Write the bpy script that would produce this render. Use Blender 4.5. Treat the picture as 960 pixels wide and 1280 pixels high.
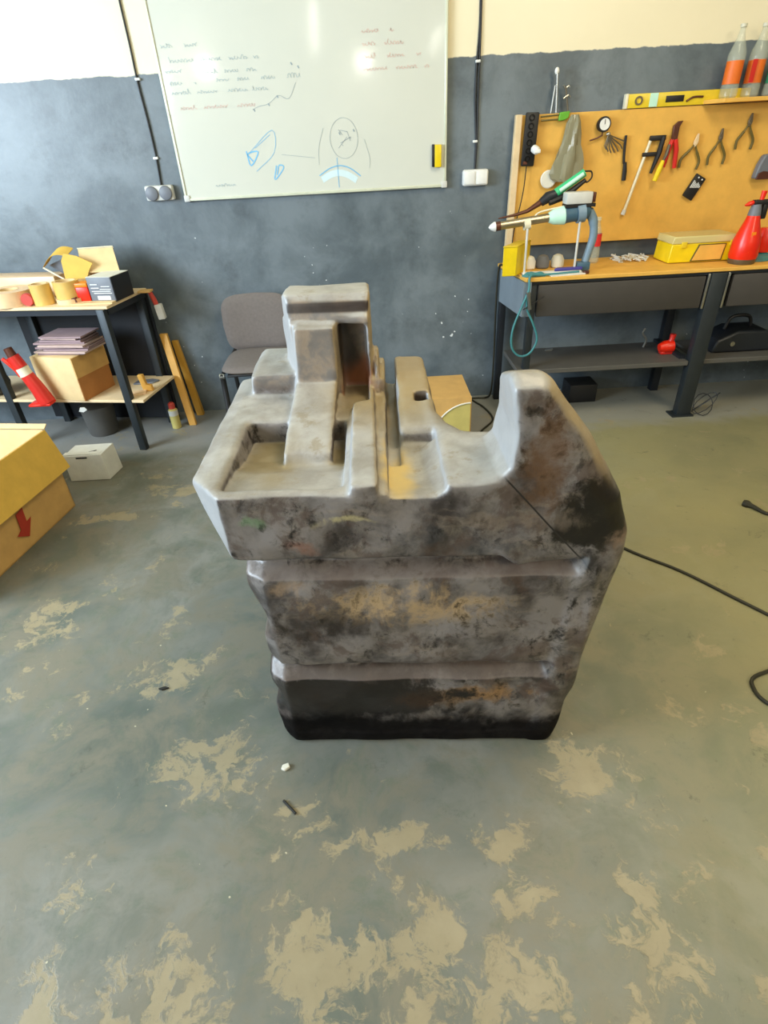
import bpy, bmesh, math, random
import numpy as np
from mathutils import Vector, Matrix, Euler
for o in list(bpy.data.objects): bpy.data.objects.remove(o)
S = bpy.context.scene
COL = S.collection
PI = math.pi
R = math.radians

# ------------------------------------------------------------------ camera
cd = bpy.data.cameras.new('camera'); cam = bpy.data.objects.new('camera', cd); COL.objects.link(cam)
cd.sensor_fit = 'VERTICAL'; cd.sensor_height = 24.0; cd.lens = 700 / 1280 * 24.0; cd.clip_start = 0.02; cd.clip_end = 100
cam.location = (0, 0, 1.5)
cam.matrix_world = Matrix.Translation((0, 0, 1.5)) @ Matrix.Rotation(R(90 - 33.4), 4, 'X') @ Matrix.Rotation(R(-3.2), 4, 'Z')
S.camera = cam
S.view_settings.view_transform = 'Standard'; S.view_settings.look = 'None'
S.view_settings.gamma = 1; S.view_settings.use_curve_mapping = False
S.view_settings.exposure = 0.13

# ------------------------------------------------------------------ world and lights
w = bpy.data.worlds.new('world'); S.world = w; w.use_nodes = True
bg = w.node_tree.nodes['Background']; bg.inputs[0].default_value = (0.62, 0.75, 0.95, 1); bg.inputs[1].default_value = 0.6

def area(name, loc, target, sx, sy, power, col):
    l = bpy.data.lights.new(name, 'AREA'); l.shape = 'RECTANGLE'; l.size = sx; l.size_y = sy; l.energy = power; l.color = col
    o = bpy.data.objects.new(name, l); COL.objects.link(o); o.location = loc
    o.rotation_euler = (Vector(target) - Vector(loc)).to_track_quat('-Z', 'Y').to_euler()
    return o
area('daylight_window_and_fill', (-3.60, 0.9, 1.95), (0.3, 3.1, 1.0), 1.9, 1.3, 215, (0.72, 0.87, 1.0))
area('ceiling_panel_and_fill_light', (1.3, 1.3, 3.3), (1.5, 1.5, 0), 1.4, 0.9, 50, (1.0, 0.87, 0.62))
area('daylight_window_and_fill', (-3.60, -2.9, 1.9), (0.0, 1.0, .6), 1.6, 1.3, 80, (0.88, 0.94, 1.0))  # added fill, no known window here; brightens the tank front
area('ceiling_panel_and_fill_light', (2.7, -2.2, 3.2), (0, 1.4, .6), 1.2, 0.8, 62, (1.0, 0.88, 0.66))  # added warm fill, an unseen lamp to light the carton side

# ------------------------------------------------------------------ node helpers
def lin(c):
    return tuple((v / 12.92 if v <= 0.04045 else ((v + 0.055) / 1.055) ** 2.4) for v in c)
def C(r, g, b): return lin((r / 255, g / 255, b / 255)) + (1,)

class NT:
    def __init__(s, name, rough=0.6, metal=0.0, spec=0.5):
        s.m = bpy.data.materials.new(name); s.m.use_nodes = True
        s.t = s.m.node_tree; s.b = s.t.nodes['Principled BSDF']
        s.b.inputs['Roughness'].default_value = rough; s.b.inputs['Metallic'].default_value = metal
        s.b.inputs['Specular IOR Level'].default_value = spec
        s.tc = s.t.nodes.new('ShaderNodeTexCoord'); s.O = s.tc.outputs['Object']
        s.geo = s.t.nodes.new('ShaderNodeNewGeometry')
    def _in(s, sock, v):
        if v is None: return
        if isinstance(v, bpy.types.NodeSocket): s.t.links.new(v, sock)
        else: sock.default_value = v
    def noise(s, scale, detail=4, rough=0.6, co=None, dist=0.0):
        n = s.t.nodes.new('ShaderNodeTexNoise'); s._in(n.inputs['Vector'], co or s.O)
        n.inputs['Scale'].default_value = scale; n.inputs['Detail'].default_value = detail
        n.inputs['Roughness'].default_value = rough; n.inputs['Distortion'].default_value = dist
        return n.outputs['Fac']
    def noisecol(s, scale, co=None):
        n = s.t.nodes.new('ShaderNodeTexNoise'); s._in(n.inputs['Vector'], co or s.O)
        n.inputs['Scale'].default_value = scale; n.inputs['Detail'].default_value = 4
        return n.outputs['Color']
    def voro(s, scale, co=None):
        n = s.t.nodes.new('ShaderNodeTexVoronoi'); s._in(n.inputs['Vector'], co or s.O); n.inputs['Scale'].default_value = scale
        return n.outputs['Distance']
    def step(s, f, a, b):
        n = s.t.nodes.new('ShaderNodeMapRange'); n.interpolation_type = 'SMOOTHSTEP'
        s._in(n.inputs[0], f); n.inputs[1].default_value = a; n.inputs[2].default_value = b
        return n.outputs[0]
    def math(s, op, a, b=0.0, c=None):
        n = s.t.nodes.new('ShaderNodeMath'); n.operation = op; s._in(n.inputs[0], a); s._in(n.inputs[1], b)
        if c is not None: s._in(n.inputs[2], c)
        return n.outputs[0]
    def mix(s, f, a, b):
        n = s.t.nodes.new('ShaderNodeMix'); n.data_type = 'RGBA'
        s._in(n.inputs['Factor'], f); s._in(n.inputs[6], a); s._in(n.inputs[7], b)
        return n.outputs[2]
    def xyz(s, v=None):
        n = s.t.nodes.new('ShaderNodeSeparateXYZ'); s._in(n.inputs[0], v or s.O); return n.outputs
    def scaled(s, v, co=None):
        n = s.t.nodes.new('ShaderNodeMapping'); s._in(n.inputs[0], co or s.O); n.inputs['Scale'].default_value = v
        return n.outputs[0]
    def vadd(s, a, b, k):
        n = s.t.nodes.new('ShaderNodeVectorMath'); n.operation = 'MULTIPLY_ADD'
        s._in(n.inputs[0], b); n.inputs[1].default_value = (k, k, k); s._in(n.inputs[2], a)
        m = s.t.nodes.new('ShaderNodeVectorMath'); m.operation = 'SUBTRACT'; s.t.links.new(n.outputs[0], m.inputs[0]); m.inputs[1].default_value = (k / 2, k / 2, k / 2); return m.outputs[0]
    def blob(s, c, r, edge=0.35, co=None):
        """1 inside an ellipsoid stain at c with radii r, ragged through the coordinate passed in"""
        n = s.t.nodes.new('ShaderNodeMapping'); s._in(n.inputs[0], co or s.O)
        n.inputs['Scale'].default_value = tuple(1 / v for v in r)
        n.inputs['Location'].default_value = tuple(-a / v for a, v in zip(c, r))
        l = s.t.nodes.new('ShaderNodeVectorMath'); l.operation = 'LENGTH'; s.t.links.new(n.outputs[0], l.inputs[0])
        return s.step(l.outputs['Value'], 1 + edge, 1 - edge)
    def color(s, v): s._in(s.b.inputs['Base Color'], v); return s
    def rough(s, v): s._in(s.b.inputs['Roughness'], v); return s
    def bump(s, h, strength=0.3, dist=0.01):
        n = s.t.nodes.new('ShaderNodeBump'); n.inputs['Strength'].default_value = strength
        n.inputs['Distance'].default_value = dist; s._in(n.inputs['Height'], h); s.t.links.new(n.outputs[0], s.b.inputs['Normal'])
        return s

def simple(name, col, rough=0.5, metal=0.0, var=0.12, scale=14, bump=0.05, spec=0.5):
    n = NT(name, rough, metal, spec)
    d = tuple(c * (1 - var * 2) for c in col[:3]) + (1,)
    f = n.noise(scale, 4)
    n.color(n.mix(f, d, tuple(min(1, c * (1 + var)) for c in col[:3]) + (1,)))
    if bump: n.bump(n.noise(scale * 6, 3), bump, 0.003)
    return n.m

M = {}
for nm, col, ro, me in [
    ('cardboard', C(205, 163, 96), .75, 0), ('cardboard_yellow', C(220, 178, 76), .7, 0), ('cardboard_pale', C(222, 192, 140), .75, 0),
    ('card_white', C(222, 222, 214), .55, 0), ('cardboard_brown', C(176, 118, 62), .8, 0),
    ('steel_dark', C(40, 44, 50), .45, .3), ('steel_leg', C(52, 58, 62), .45, .4), ('drawer_board', C(64, 60, 56), .6, 0),
    ('slate_panel', C(122, 134, 144), .5, 0), ('navy_board', C(14, 19, 27), .6, 0), ('shelf_grey', C(88, 86, 82), .6, 0),
    ('ply_pale', C(226, 200, 158), .6, 0), ('ply_honey', C(228, 176, 80), .55, 0), ('pine', C(226, 170, 78), .5, 0), ('pine_dark', C(196, 146, 52), .5, 0),
    ('tape_tan', C(216, 178, 98), .35, 0), ('tape_pale', C(232, 196, 150), .4, 0), ('red', C(206, 40, 30), .35, 0), ('red_bright', C(232, 40, 14), .3, 0),
    ('red_faded', C(196, 70, 58), .4, 0), ('orange', C(240, 132, 18), .4, 0), ('black', C(22, 22, 24), .5, 0), ('black_gloss', C(14, 14, 16), .25, 0),
    ('grey_plastic', C(110, 114, 122), .5, 0), ('white_plastic', C(232, 233, 230), .4, 0), ('white_dirty', C(206, 206, 200), .5, 0),
    ('yellow', C(236, 206, 20), .4, 0), ('yellow_level', C(226, 196, 44), .35, 0), ('green', C(96, 168, 42), .4, 0), ('mint', C(60, 190, 130), .35, 0), ('mint_pale', C(196, 240, 220), .35, 0),
    ('steel', C(178, 178, 172), .3, .9), ('steel_tube', C(170, 160, 140), .28, .9), ('steel_old', C(120, 110, 92), .45, .7), ('blue_tool', C(66, 100, 122), .45, 0),
    ('blue_grip', C(120, 144, 162), .5, 0), ('teal', C(64, 132, 138), .45, 0), ('violet', C(72, 66, 150), .5, 0), ('olive_handle', C(96, 84, 36), .45, 0),
    ('brown_tool', C(92, 52, 38), .4, .3), ('skin_paper', C(196, 170, 160), .8, 0), ('paper_mauve', C(156, 132, 134), .8, 0), ('label_red', C(214, 44, 48), .5, 0),
    ('label_orange', C(228, 110, 24), .5, 0), ('label_green', C(60, 140, 100), .5, 0), ('sand_yellow', C(200, 186, 110), .55, 0), ('rubber', C(26, 25, 22), .7, 0),
    ('cord_olive', C(40, 38, 22), .6, 0), ('cream', C(232, 224, 196), .6, 0), ('rust', C(128, 72, 40), .8, 0), ('white_foam', C(224, 222, 208), .6, 0)]:
    M[nm] = simple(nm, col, ro, me)
def glassy(name, col, alpha):
    n = NT(name, .12); n.color(col); n.b.inputs['Alpha'].default_value = alpha; n.b.inputs['IOR'].default_value = 1.45; return n.m
M['pet'] = glassy('clear_plastic', C(205, 210, 190), .32)
M['bag'] = glassy('bag_plastic', C(150, 146, 120), .82)
M['case_lid'] = glassy('case_lid', C(226, 214, 150), .75)

# ------------------------------------------------------------------ mesh helpers
class MB:
    def __init__(s): s.v = []; s.f = []
    def add(s, vs, fs):
        k = len(s.v); s.v += [tuple(v) for v in vs]; s.f += [tuple(i + k for i in f) for f in fs]; return s
    def box(s, a, b, rot=None, about=None, bev=0.0):
        """axis box between corners a and b; with bev it is a chamfered box; rot = Euler angles about 'about' (default: its centre)"""
        a, b = [min(x, y) for x, y in zip(a, b)], [max(x, y) for x, y in zip(a, b)]
        bm = bmesh.new(); bmesh.ops.create_cube(bm, size=1)
        for v in bm.verts: v.co = Vector([(p + q) / 2 + c * (q - p) for p, q, c in zip(a, b, v.co)])
        if bev: bmesh.ops.bevel(bm, geom=bm.edges[:], offset=bev, segments=2, profile=.5, affect='EDGES')
        if rot:
            c = Vector(about) if about else Vector([(p + q) / 2 for p, q in zip(a, b)])
            m = Euler(rot).to_matrix()
            for v in bm.verts: v.co = m @ (v.co - c) + c
        return s._bm(bm)
    def _bm(s, bm):
        bm.verts.index_update(); s.add([v.co.copy() for v in bm.verts], [[v.index for v in f.verts] for f in bm.faces]); bm.free(); return s
    def cone(s, p, q, r0, r1=None, n=16, caps=True):
        r1 = r0 if r1 is None else r1
        return s.turn(p, q, [(0, r0), (1, r1)], n, caps)
    def turn(s, p, q, prof, n=20, caps=True):
        """profile of (t along p-q, radius)"""
        p, q = Vector(p), Vector(q); d = (q - p); z = d.normalized()
        x = z.cross(Vector((0, 0, 1)) if abs(z.z) < .9 else Vector((0, 1, 0))).normalized(); y = z.cross(x)
        vs = []; fs = []
        for t, r in prof:
            for i in range(n):
                a = 2 * PI * i / n; vs.append(p + d * t + (x * math.cos(a) + y * math.sin(a)) * max(r, 1e-5))
        for j in range(len(prof) - 1):
            for i in range(n):
                fs.append((j * n + i, j * n + (i + 1) % n, (j + 1) * n + (i + 1) % n, (j + 1) * n + i))
        if caps: fs += [tuple(range(n))[::-1], tuple(range((len(prof) - 1) * n, len(prof) * n))]
        return s.add(vs, fs)
    def ring(s, p, q, ro, ri, n=28):
        """hollow cylinder"""
        return s.turn(p, q, [(0, ri), (0, ro), (1, ro), (1, ri), (0, ri)], n, caps=False)
    def tube(s, pts, r, n=8, closed=False):
        pts = [Vector(p) for p in pts]; vs = []; fs = []; up = None
        N = len(pts)
        for i, p in enumerate(pts):
            a = pts[(i - 1) % N] if (closed or i > 0) else p; b = pts[(i + 1) % N] if (closed or i < N - 1) else p
            t = (b - a).normalized()
            if up is None: up = t.cross(Vector((0, 0, 1)) if abs(t.z) < .9 else Vector((1, 0, 0))).normalized()
            up = (up - t * up.dot(t)).normalized(); w_ = t.cross(up)
            rr = r[i] if isinstance(r, (list, tuple)) else r
            for k in range(n):
                an = 2 * PI * k / n; vs.append(p + (up * math.cos(an) + w_ * math.sin(an)) * rr)
        for i in range(N if closed else N - 1):
            for k in range(n):
                j = (i + 1) % N; fs.append((i * n + k, i * n + (k + 1) % n, j * n + (k + 1) % n, j * n + k))
        if not closed: fs += [tuple(range(n))[::-1], tuple(range((N - 1) * n, N * n))]
        return s.add(vs, fs)
    def prism(s, poly, axis, a, b):
        """2-D polygon extruded along axis ('x','y','z') from a to b; poly is given in the other two axes in order"""
        def mk(p, t): return {'x': (t, p[0], p[1]), 'y': (p[0], t, p[1]), 'z': (p[0], p[1], t)}[axis]
        n = len(poly); vs = [mk(p, a) for p in poly] + [mk(p, b) for p in poly]
        fs = [tuple(range(n))[::-1], tuple(range(n, 2 * n))] + [(i, (i + 1) % n, n + (i + 1) % n, n + i) for i in range(n)]
        return s.add(vs, fs)
    def ball(s, c, r, n=14):
        bm = bmesh.new(); bmesh.ops.create_uvsphere(bm, u_segments=n, v_segments=max(6, n // 2), radius=1)
        rr = r if isinstance(r, (list, tuple)) else (r, r, r)
        for v in bm.verts: v.co = Vector((v.co.x * rr[0] + c[0], v.co.y * rr[1] + c[1], v.co.z * rr[2] + c[2]))
        return s._bm(bm)
    def rotate(s, rot, about):
        m = Euler(rot).to_matrix(); c = Vector(about)
        s.v = [tuple(m @ (Vector(v) - c) + c) for v in s.v]; return s
    def build(s, name, mat, parent=None, bev=0.0, angle=35, origin=None):
        if parent is not None: off = world_loc(parent)
        elif origin is not None: off = Vector(origin)
        else:
            xs, ys, zs = zip(*s.v); off = Vector(((min(xs) + max(xs)) / 2, (min(ys) + max(ys)) / 2, min(zs)))
        me = bpy.data.meshes.new(name); me.from_pydata([tuple(Vector(v) - off) for v in s.v], [], s.f)
        bm = bmesh.new(); bm.from_mesh(me); bmesh.ops.recalc_face_normals(bm, faces=bm.faces[:]); bm.to_mesh(me); bm.free()
        me.polygons.foreach_set('use_smooth', [True] * len(me.polygons)); me.set_sharp_from_angle(angle=R(angle))
        for m_ in (mat if isinstance(mat, list) else [mat]): me.materials.append(M[m_] if isinstance(m_, str) else m_)
        o = bpy.data.objects.new(name, me); COL.objects.link(o)
        if parent is not None: o.parent = parent; o.location = (0, 0, 0)
        else: o.location = off
        if bev:
            b = o.modifiers.new('bevel', 'BEVEL'); b.width = bev; b.segments = 2; b.limit_method = 'ANGLE'; b.angle_limit = R(40)
        return o
def world_loc(o):
    l = Vector((0, 0, 0))
    while o is not None: l = l + Vector(o.location); o = o.parent
    return l
def tag(o, label, cat, group=None):
    o['label'] = label; o['category'] = cat
    if group: o['group'] = group
    return o
def thing(name, label, cat, loc, group=None):
    o = bpy.data.objects.new(name, None); COL.objects.link(o); o.location = loc; o.empty_display_size = .05
    return tag(o, label, cat, group)
def struct(o): o['kind'] = 'structure'; return o
def stuff(o): o['kind'] = 'stuff'; return o
def dup(root, loc, rot=None, label=None):
    r = root.copy(); COL.objects.link(r); r.location = loc
    if rot is not None: r.rotation_euler = rot
    if label: r['label'] = label
    for ch in list(root.children):
        c = ch.copy(); COL.objects.link(c); c.parent = r
        for g in list(ch.children):
            d = g.copy(); COL.objects.link(d); d.parent = c
    return r
def spin(o, z):
    o.rotation_euler.z = z; return o
def smoothpath(pts, k=6):
    """Catmull-Rom through the points"""
    P = [Vector(p) for p in pts]; P = [P[0] * 2 - P[1]] + P + [P[-1] * 2 - P[-2]]; out = []
    for i in range(1, len(P) - 2):
        for j in range(k):
            t = j / k; a, b, c, d = P[i - 1:i + 3]
            out.append(.5 * ((2 * b) + (c - a) * t + (2 * a - 5 * b + 4 * c - d) * t * t + (3 * b - a - 3 * c + d) * t ** 3))
    out.append(P[-2]); return out

# ------------------------------------------------------------------ the room
WY = 3.68
XL, XR, YB, ZC = -3.75, 5.2, -13.0, 3.5
# floor material: worn grey-green concrete with tan bare patches
n = NT('floor_concrete', .45, 0, .5)
wob = n.vadd(n.O, n.noisecol(2.2), 0.35)
f1 = n.noise(1.3, 6, .6, wob); f2 = n.noise(4.5, 8, .65, wob); f3 = n.noise(28, 5, .7)
base = n.mix(n.step(f1, .34, .64), C(82, 91, 86), C(125, 125, 118))
base = n.mix(n.step(f2, .40, .62), base, C(114, 111, 98))
base = n.mix(n.math('MULTIPLY', n.step(n.noise(11, 8, .75, wob), .50, .66), .45), base, C(90, 102, 88))
base = n.mix(n.math('MULTIPLY', n.step(n.noise(3.1, 6, .7, wob), .5, .66), .55), base, C(84, 92, 83))
px, py, pz = n.xyz()
# warm lamp light at the right side painted in as a yellower floor
base = n.mix(n.math('MULTIPLY', n.step(px, .1, 1.6), n.math('MULTIPLY_ADD', f1, .8, .35)), base, C(152, 146, 104))
# bare pale screed by the far wall
base = n.mix(n.math('MULTIPLY', n.step(n.math('ADD', py, n.math('MULTIPLY', f2, .35)), 3.18, 3.36), .65), base, C(150, 150, 148))
wob2 = n.vadd(n.O, n.noisecol(9), 0.22)
patchn = n.noise(5.2, 7, .7, wob2)
dens = None
for c_, r_ in [((-.02, .42, 0), (.36, .20, 9)), ((.52, .46, 0), (.10, .22, 9)), ((.50, .86, 0), (.07, .17, 9)), ((-.62, .42, 0), (.30, .14, 9)), ((.92, .63, 0), (.08, .04, 9)),
               ((-.52, .96, 0), (.20, .14, 9)), ((-.80, 1.35, 0), (.15, .09, 9)), ((-1.35, 1.65, 0), (.12, .14, 9)), ((-1.7, 1.55, 0), (.22, .08, 9)), ((-1.45, 2.35, 0), (.22, .05, 9)),
               ((0.05, .74, 0), (.24, .05, 9)), ((-.25, .86, 0), (.12, .08, 9)), ((.2, .72, 0), (.12, .035, 9)), ((.74, .4, 0), (.05, .05, 9)), ((-1.1, 2.6, 0), (.3, .06, 9))]:
    b_ = n.blob(c_, r_, .6, n.vadd(n.O, n.noisecol(6), .12)); dens = b_ if dens is None else n.math('MAXIMUM', dens, b_)
tanm = n.step(n.math('MULTIPLY_ADD', dens, .145, patchn), .595, .66)
tan = n.mix(n.noise(14, 4), C(168, 156, 126), C(138, 125, 96))
base = n.mix(n.math('MULTIPLY', tanm, .75), base, tan)
base = n.mix(n.math('MULTIPLY', n.step(n.noise(7, 8, .75, wob2), .60, .70), .5), base, C(64, 68, 60))
base = n.mix(n.math('MULTIPLY', n.step(f3, .60, .74), .35), base, C(74, 75, 66))
base = n.mix(n.step(n.voro(9, wob), .035, .02), base, C(180, 174, 150))
n.color(base); n.rough(n.math('MULTIPLY_ADD', f2, .30, .30))
n.bump(n.math('ADD', n.math('MULTIPLY', f3, .4), n.math('MULTIPLY', tanm, -.5)), .22, .004)
M['floor'] = n.m
struct(MB().box((XL, YB, -.1), (XR, WY, 0)).build('floor', 'floor', origin=(0, 0, 0)))

# wall paint: slate blue-grey dado with a wavy upper edge under cream
def wallmat(name):
    n = NT(name, .38, 0, .45)
    x, y, z = n.xyz()
    edge = n.math('ADD', z, n.math('MULTIPLY', n.math('SUBTRACT', n.noise(9, 4), .5), .035))
    up = n.step(edge, 1.843, 1.849)
    g = n.mix(n.step(n.noise(1.7, 6, .65, n.vadd(n.O, n.noisecol(1.5), .4)), .35, .65), C(82, 92, 98), C(112, 122, 128))
    g = n.mix(n.math('MULTIPLY', n.step(n.noise(5, 6, .7), .5, .7), .35), g, C(54, 60, 63))
    # filler specks and scrapes, denser in one spot right of the tank
    dens = n.blob((.50, 0, .50), (.12, 5, .16), .5)
    sp = n.step(n.math('MULTIPLY_ADD', dens, -.10, n.voro(22, n.vadd(n.O, n.noisecol(30), .03))), .085, .06)
    keep = n.step(n.math('MULTIPLY_ADD', dens, .22, n.noise(4.5, 3)), .55, .58)
    sp = n.math('MULTIPLY', sp, keep)
    g = n.mix(n.math('MULTIPLY', n.step(z, 1.25, .95), sp), g, C(214, 220, 222))
    cream = n.mix(n.noise(2.5, 4), C(226, 215, 182), C(236, 226, 196))
    n.color(n.mix(up, g, cream)); n.bump(n.math('ADD', n.noise(40, 4), n.noise(5, 4)), .12, .004)
    return n.m
M['wall_paint'] = wallmat('wall_paint')
struct(MB().box((XL, WY, 0), (XR, WY + .15, ZC)).build('wall_back', 'wall_paint', origin=(0, WY, 0)))
struct(MB().box((XR, YB, 0), (XR + .15, WY + .15, ZC)).build('wall_right', 'wall_paint', origin=(XR, 0, 0)))
lw = MB(); lw.box((XL - .15, YB, 0), (XL, -3.8, ZC)); lw.box((XL - .15, -3.8, 0), (XL, -2.0, 1.0)); lw.box((XL - .15, -3.8, 2.75), (XL, -2.0, ZC)); lw.box((XL - .15, -2.0, 0), (XL, -.4, ZC)); lw.box((XL - .15, 2.2, 0), (XL, WY + .15, ZC)); lw.box((XL - .15, -.4, 2.75), (XL, 2.2, ZC)); lw.box((XL - .15, -.4, 0), (XL, 2.2, 1.0))
struct(lw.build('wall_left', 'wall_paint', origin=(XL, 0, 0)))
struct(MB().box((XL - .15, YB - .15, 0), (XR + .15, YB, ZC)).build('wall_front', 'wall_paint', origin=(0, YB, 0)))
struct(MB().box((XL - .15, YB - .15, ZC), (XR + .15, WY + .15, ZC + .1)).build('ceiling', 'cream', origin=(0, 0, ZC)))

# ceiling lamps of the hall behind the viewer (seen mirrored in the whiteboard)
def emis(name, col, s):
    m = bpy.data.materials.new(name); m.use_nodes = True; b = m.node_tree.nodes['Principled BSDF']
    b.inputs['Base Color'].default_value = col; b.inputs['Emission Color'].default_value = col; b.inputs['Emission Strength'].default_value = s; return m
M['tube_glow'] = emis('tube_glow', (1, .96, .86, 1), 18); M['bulb_glow'] = emis('bulb_glow', (1, .96, .88, 1), 30)
for a, b, lab in [((-.66, -4.1, 3.3), (-.99, -9.4, 3.3), 'long ceiling tube lamp behind the viewer, left line'), ((1.64, -6.9, 3.3), (1.84, -10.5, 3.3), 'long ceiling tube lamp behind the viewer, right line')]:
    t = thing('tube_lamp', lab, 'lamp', a)
    d = (Vector(b) - Vector(a)).normalized(); sx = Vector((d.y, -d.x, 0)) * .06
    MB().tube([a, b], .03, 10).build('tube', 'tube_glow', t)
    MB().add([Vector(p) + s_ * sx + Vector((0, 0, z)) for p in (a, b) for s_ in (-1, 1) for z in (.04, .195)],
             [(0, 1, 3, 2), (4, 6, 7, 5), (0, 4, 5, 1), (2, 3, 7, 6), (0, 2, 6, 4), (1, 5, 7, 3)]).build('housing', 'white_plastic', t)
for c, lab in [((-3.3, -8.1, 3.02), 'round hanging bulb far behind the viewer, left'), ((.14, -11.8, 3.3), 'round hanging bulb far behind the viewer, middle')]:
    t = thing('hanging_bulb', lab, 'lamp', c)
    MB().ball(c, .16, 20).build('bulb', 'bulb_glow', t); MB().cone((c[0], c[1], c[2] + .15), (c[0], c[1], 3.5), .02).build('stem', 'black', t)

# ------------------------------------------------------------------ the rotomoulded tank (surface nets over a distance field)
def build_tank():
    h = 0.0065
    xs = np.arange(-.47, .66, h, dtype=np.float32); ys = np.arange(.97, 1.90, h, dtype=np.float32); zs = np.arange(-.04, 1.24, h, dtype=np.float32)
    X = xs[:, None, None]; Y = ys[None, :, None]; Z = zs[None, None, :]
    def poly2(P, A, B):
        """signed distance to polygon P on the grid A x B"""
        P = np.array(P, dtype=np.float32); d = np.full(np.broadcast(A, B).shape, 1e9, np.float32); s = np.ones_like(d)
        n = len(P)
        for i in range(n):
            a = P[i]; b = P[i - 1]; ex, ey = b - a; wx = A - a[0]; wy = B - a[1]
            t = np.clip((wx * ex + wy * ey) / (ex * ex + ey * ey), 0, 1)
            d = np.minimum(d, (wx - ex * t) ** 2 + (wy - ey * t) ** 2)
            c1 = B >= a[1]; c2 = B < b[1]; c3 = ex * wy > ey * wx
            flip = (c1 & c2 & c3) | (~c1 & ~c2 & ~c3); s = np.where(flip, -s, s)
        return s * np.sqrt(d)
    def xz(P): return poly2(P, xs[:, None], zs[None, :])[:, None, :]
    def xy(P): return poly2(P, xs[:, None], ys[None, :])[:, :, None]
    def yz(P): return poly2(P, ys[:, None], zs[None, :])[None, :, :]
    def inter(a, b, r):
        r = np.maximum(r, 1e-4)
        return np.sqrt(np.maximum(a + r, 0) ** 2 + np.maximum(b + r, 0) ** 2) + np.minimum(np.maximum(a + r, b + r), 0) - r
    def smin(a, b, k):
        q = np.maximum(k - np.abs(a - b), 0) / k; return np.minimum(a, b) - q * q * k * .25
    def smax(a, b, k): return -smin(-a, -b, k)
    def slab(a, lo, hi): return np.maximum(lo - a, a - hi)
    def box(x0, x1, y0, y1, z0, z1, r=.012):
        d = inter(slab(X, x0, x1), slab(Y, y0, y1), r); return inter(d, slab(Z, z0, z1), r)
    zf = zs
    # front surface set-back: two ledges, drawn in toward the right-hand strip
    def prof(z):
        o = np.interp(z, [0, .01, .03, .20, .272, .300, .320, .328, .360, .59, .630, .655, .686, .695, .735, 1.3],
                      [.010, .004, .002, .0, .002, .044, .048, .010, .004, .0, .004, .050, .056, .006, .0, .0])
        return o
    xb = .405 + .06 * (zf[None, :] / .69)
    tt = np.clip((xb - xs[:, None]) / .030, 0, 1); tt = tt * tt * (3 - 2 * tt)
    fy = prof(zf)[None, :] * tt + .005 * tt * (zf[None, :] < .69) * (zf[None, :] > .05)
    fy = fy + np.maximum(0, -.362 - xs[:, None]) * 1.15 * (zf[None, :] > .69) + np.maximum(0, -.300 - xs[:, None]) * .7 * (zf[None, :] < .69)
    # left part of the rib goes round the side; small dents there
    fy = fy + .004 * np.sin(xs[:, None] * 23) * np.sin(zf[None, :] * 31)
    dfront = (1.03 + fy.astype(np.float32)[:, None, :]) - Y
    # lower body
    PL = [(-.31, -.02), (-.335, .022), (-.352, .09), (-.352, .13), (-.328, .17), (-.326, .21), (-.342, .24), (-.346, .29), (-.326, .318), (-.308, .330), (-.335, .344), (-.338, .42), (-.316, .465),
          (-.318, .51), (-.340, .55), (-.352, .59), (-.350, .645), (-.318, .682), (-.30, .71), (-.30, .80), (.50, .80), (.553, .70), (.545, .62), (.515, .41), (.486, .12), (.468, .0), (.45, -.03)]
    rr = np.interp(xs, [-.4, .30, .45], [.012, .016, .045]).astype(np.float32)[:, None, None]
    lower = inter(inter(xz(PL), dfront, rr), Y - 1.80, .03)
    # upper block
    PU = [(-.345, .690), (-.364, .700), (-.446, .850), (-.442, .868), (-.405, .876), (.0, .876), (.12, .880), (.14, .893), (.285, .900), (.455, .910), (.515, .845), (.553, .74), (.553, .690)]
    upper = inter(inter(xz(PU), dfront, np.interp(xs, [-.4, .30, .45], [.010, .014, .050]).astype(np.float32)[:, None, None]), Y - 1.80, .03)
    d = np.minimum(lower, upper)
    # pan in the top surface, right-hand floor and the open channel
    pan = inter(xz([(-.368, .95), (-.352, .800), (-.092, .800), (-.084, .95)]), slab(Y, 1.068, 1.425), .012)
    pan = np.maximum(pan, yz([(1.05, .95), (1.06, .859), (1.18, .848), (1.30, .816), (1.43, .808), (1.44, .95)]))
    d = smax(d, -pan, .018)
    X2 = X - .010 - (Y - 1.03) * .022
    X1 = X; X = X2
    pan2 = inter(slab(X, .002, .124), yz([(.9, .864), (1.04, .862), (1.12, .852), (1.30, .846), (1.335, .846), (1.335, 1.1), (.9, 1.1)]), .008)
    d = smax(d, -pan2, .012)
    chan = box(.002, .034, 1.20, 1.95, .832, 1.2, .006)
    # the ridge left of the channel
    ridge = inter(xz([(-.080, .85), (-.068, .896), (-.012, .900), (-.002, .85)]), slab(Y, 1.026, 1.80), .010)
    d = smin(d, ridge, .008)
    # cushion-like block right of the channel, rising to the back
    cush = inter(yz([(1.32, .80), (1.32, .872), (1.34, .886), (1.52, .892), (1.56, .905), (1.66, .922), (1.80, .922), (1.80, .80)]), slab(X, .036, .138), .018)
    d = smin(d, cush, .02)
    bk = box(-.06, .045, 1.60, 1.80, .80, .922, .015)
    d = smin(d, bk, .02)
    # back-left shoulder
    sh = inter(yz([(1.60, .80), (1.61, .940), (1.73, .965), (1.80, .965), (1.80, .80)]), xz([(-.385, .80), (-.375, .935), (-.345, .978), (-.05, .978), (-.05, .80)]), .014)
    d = smin(d, sh, .02)
    d = smax(d, -chan, .008)
    X = X1
    # turret
    tw = xy([(-.256, 1.66), (-.240, 1.625), (-.016, 1.60), (-.006, 1.64), (-.008, 1.78), (-.25, 1.78)])
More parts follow.
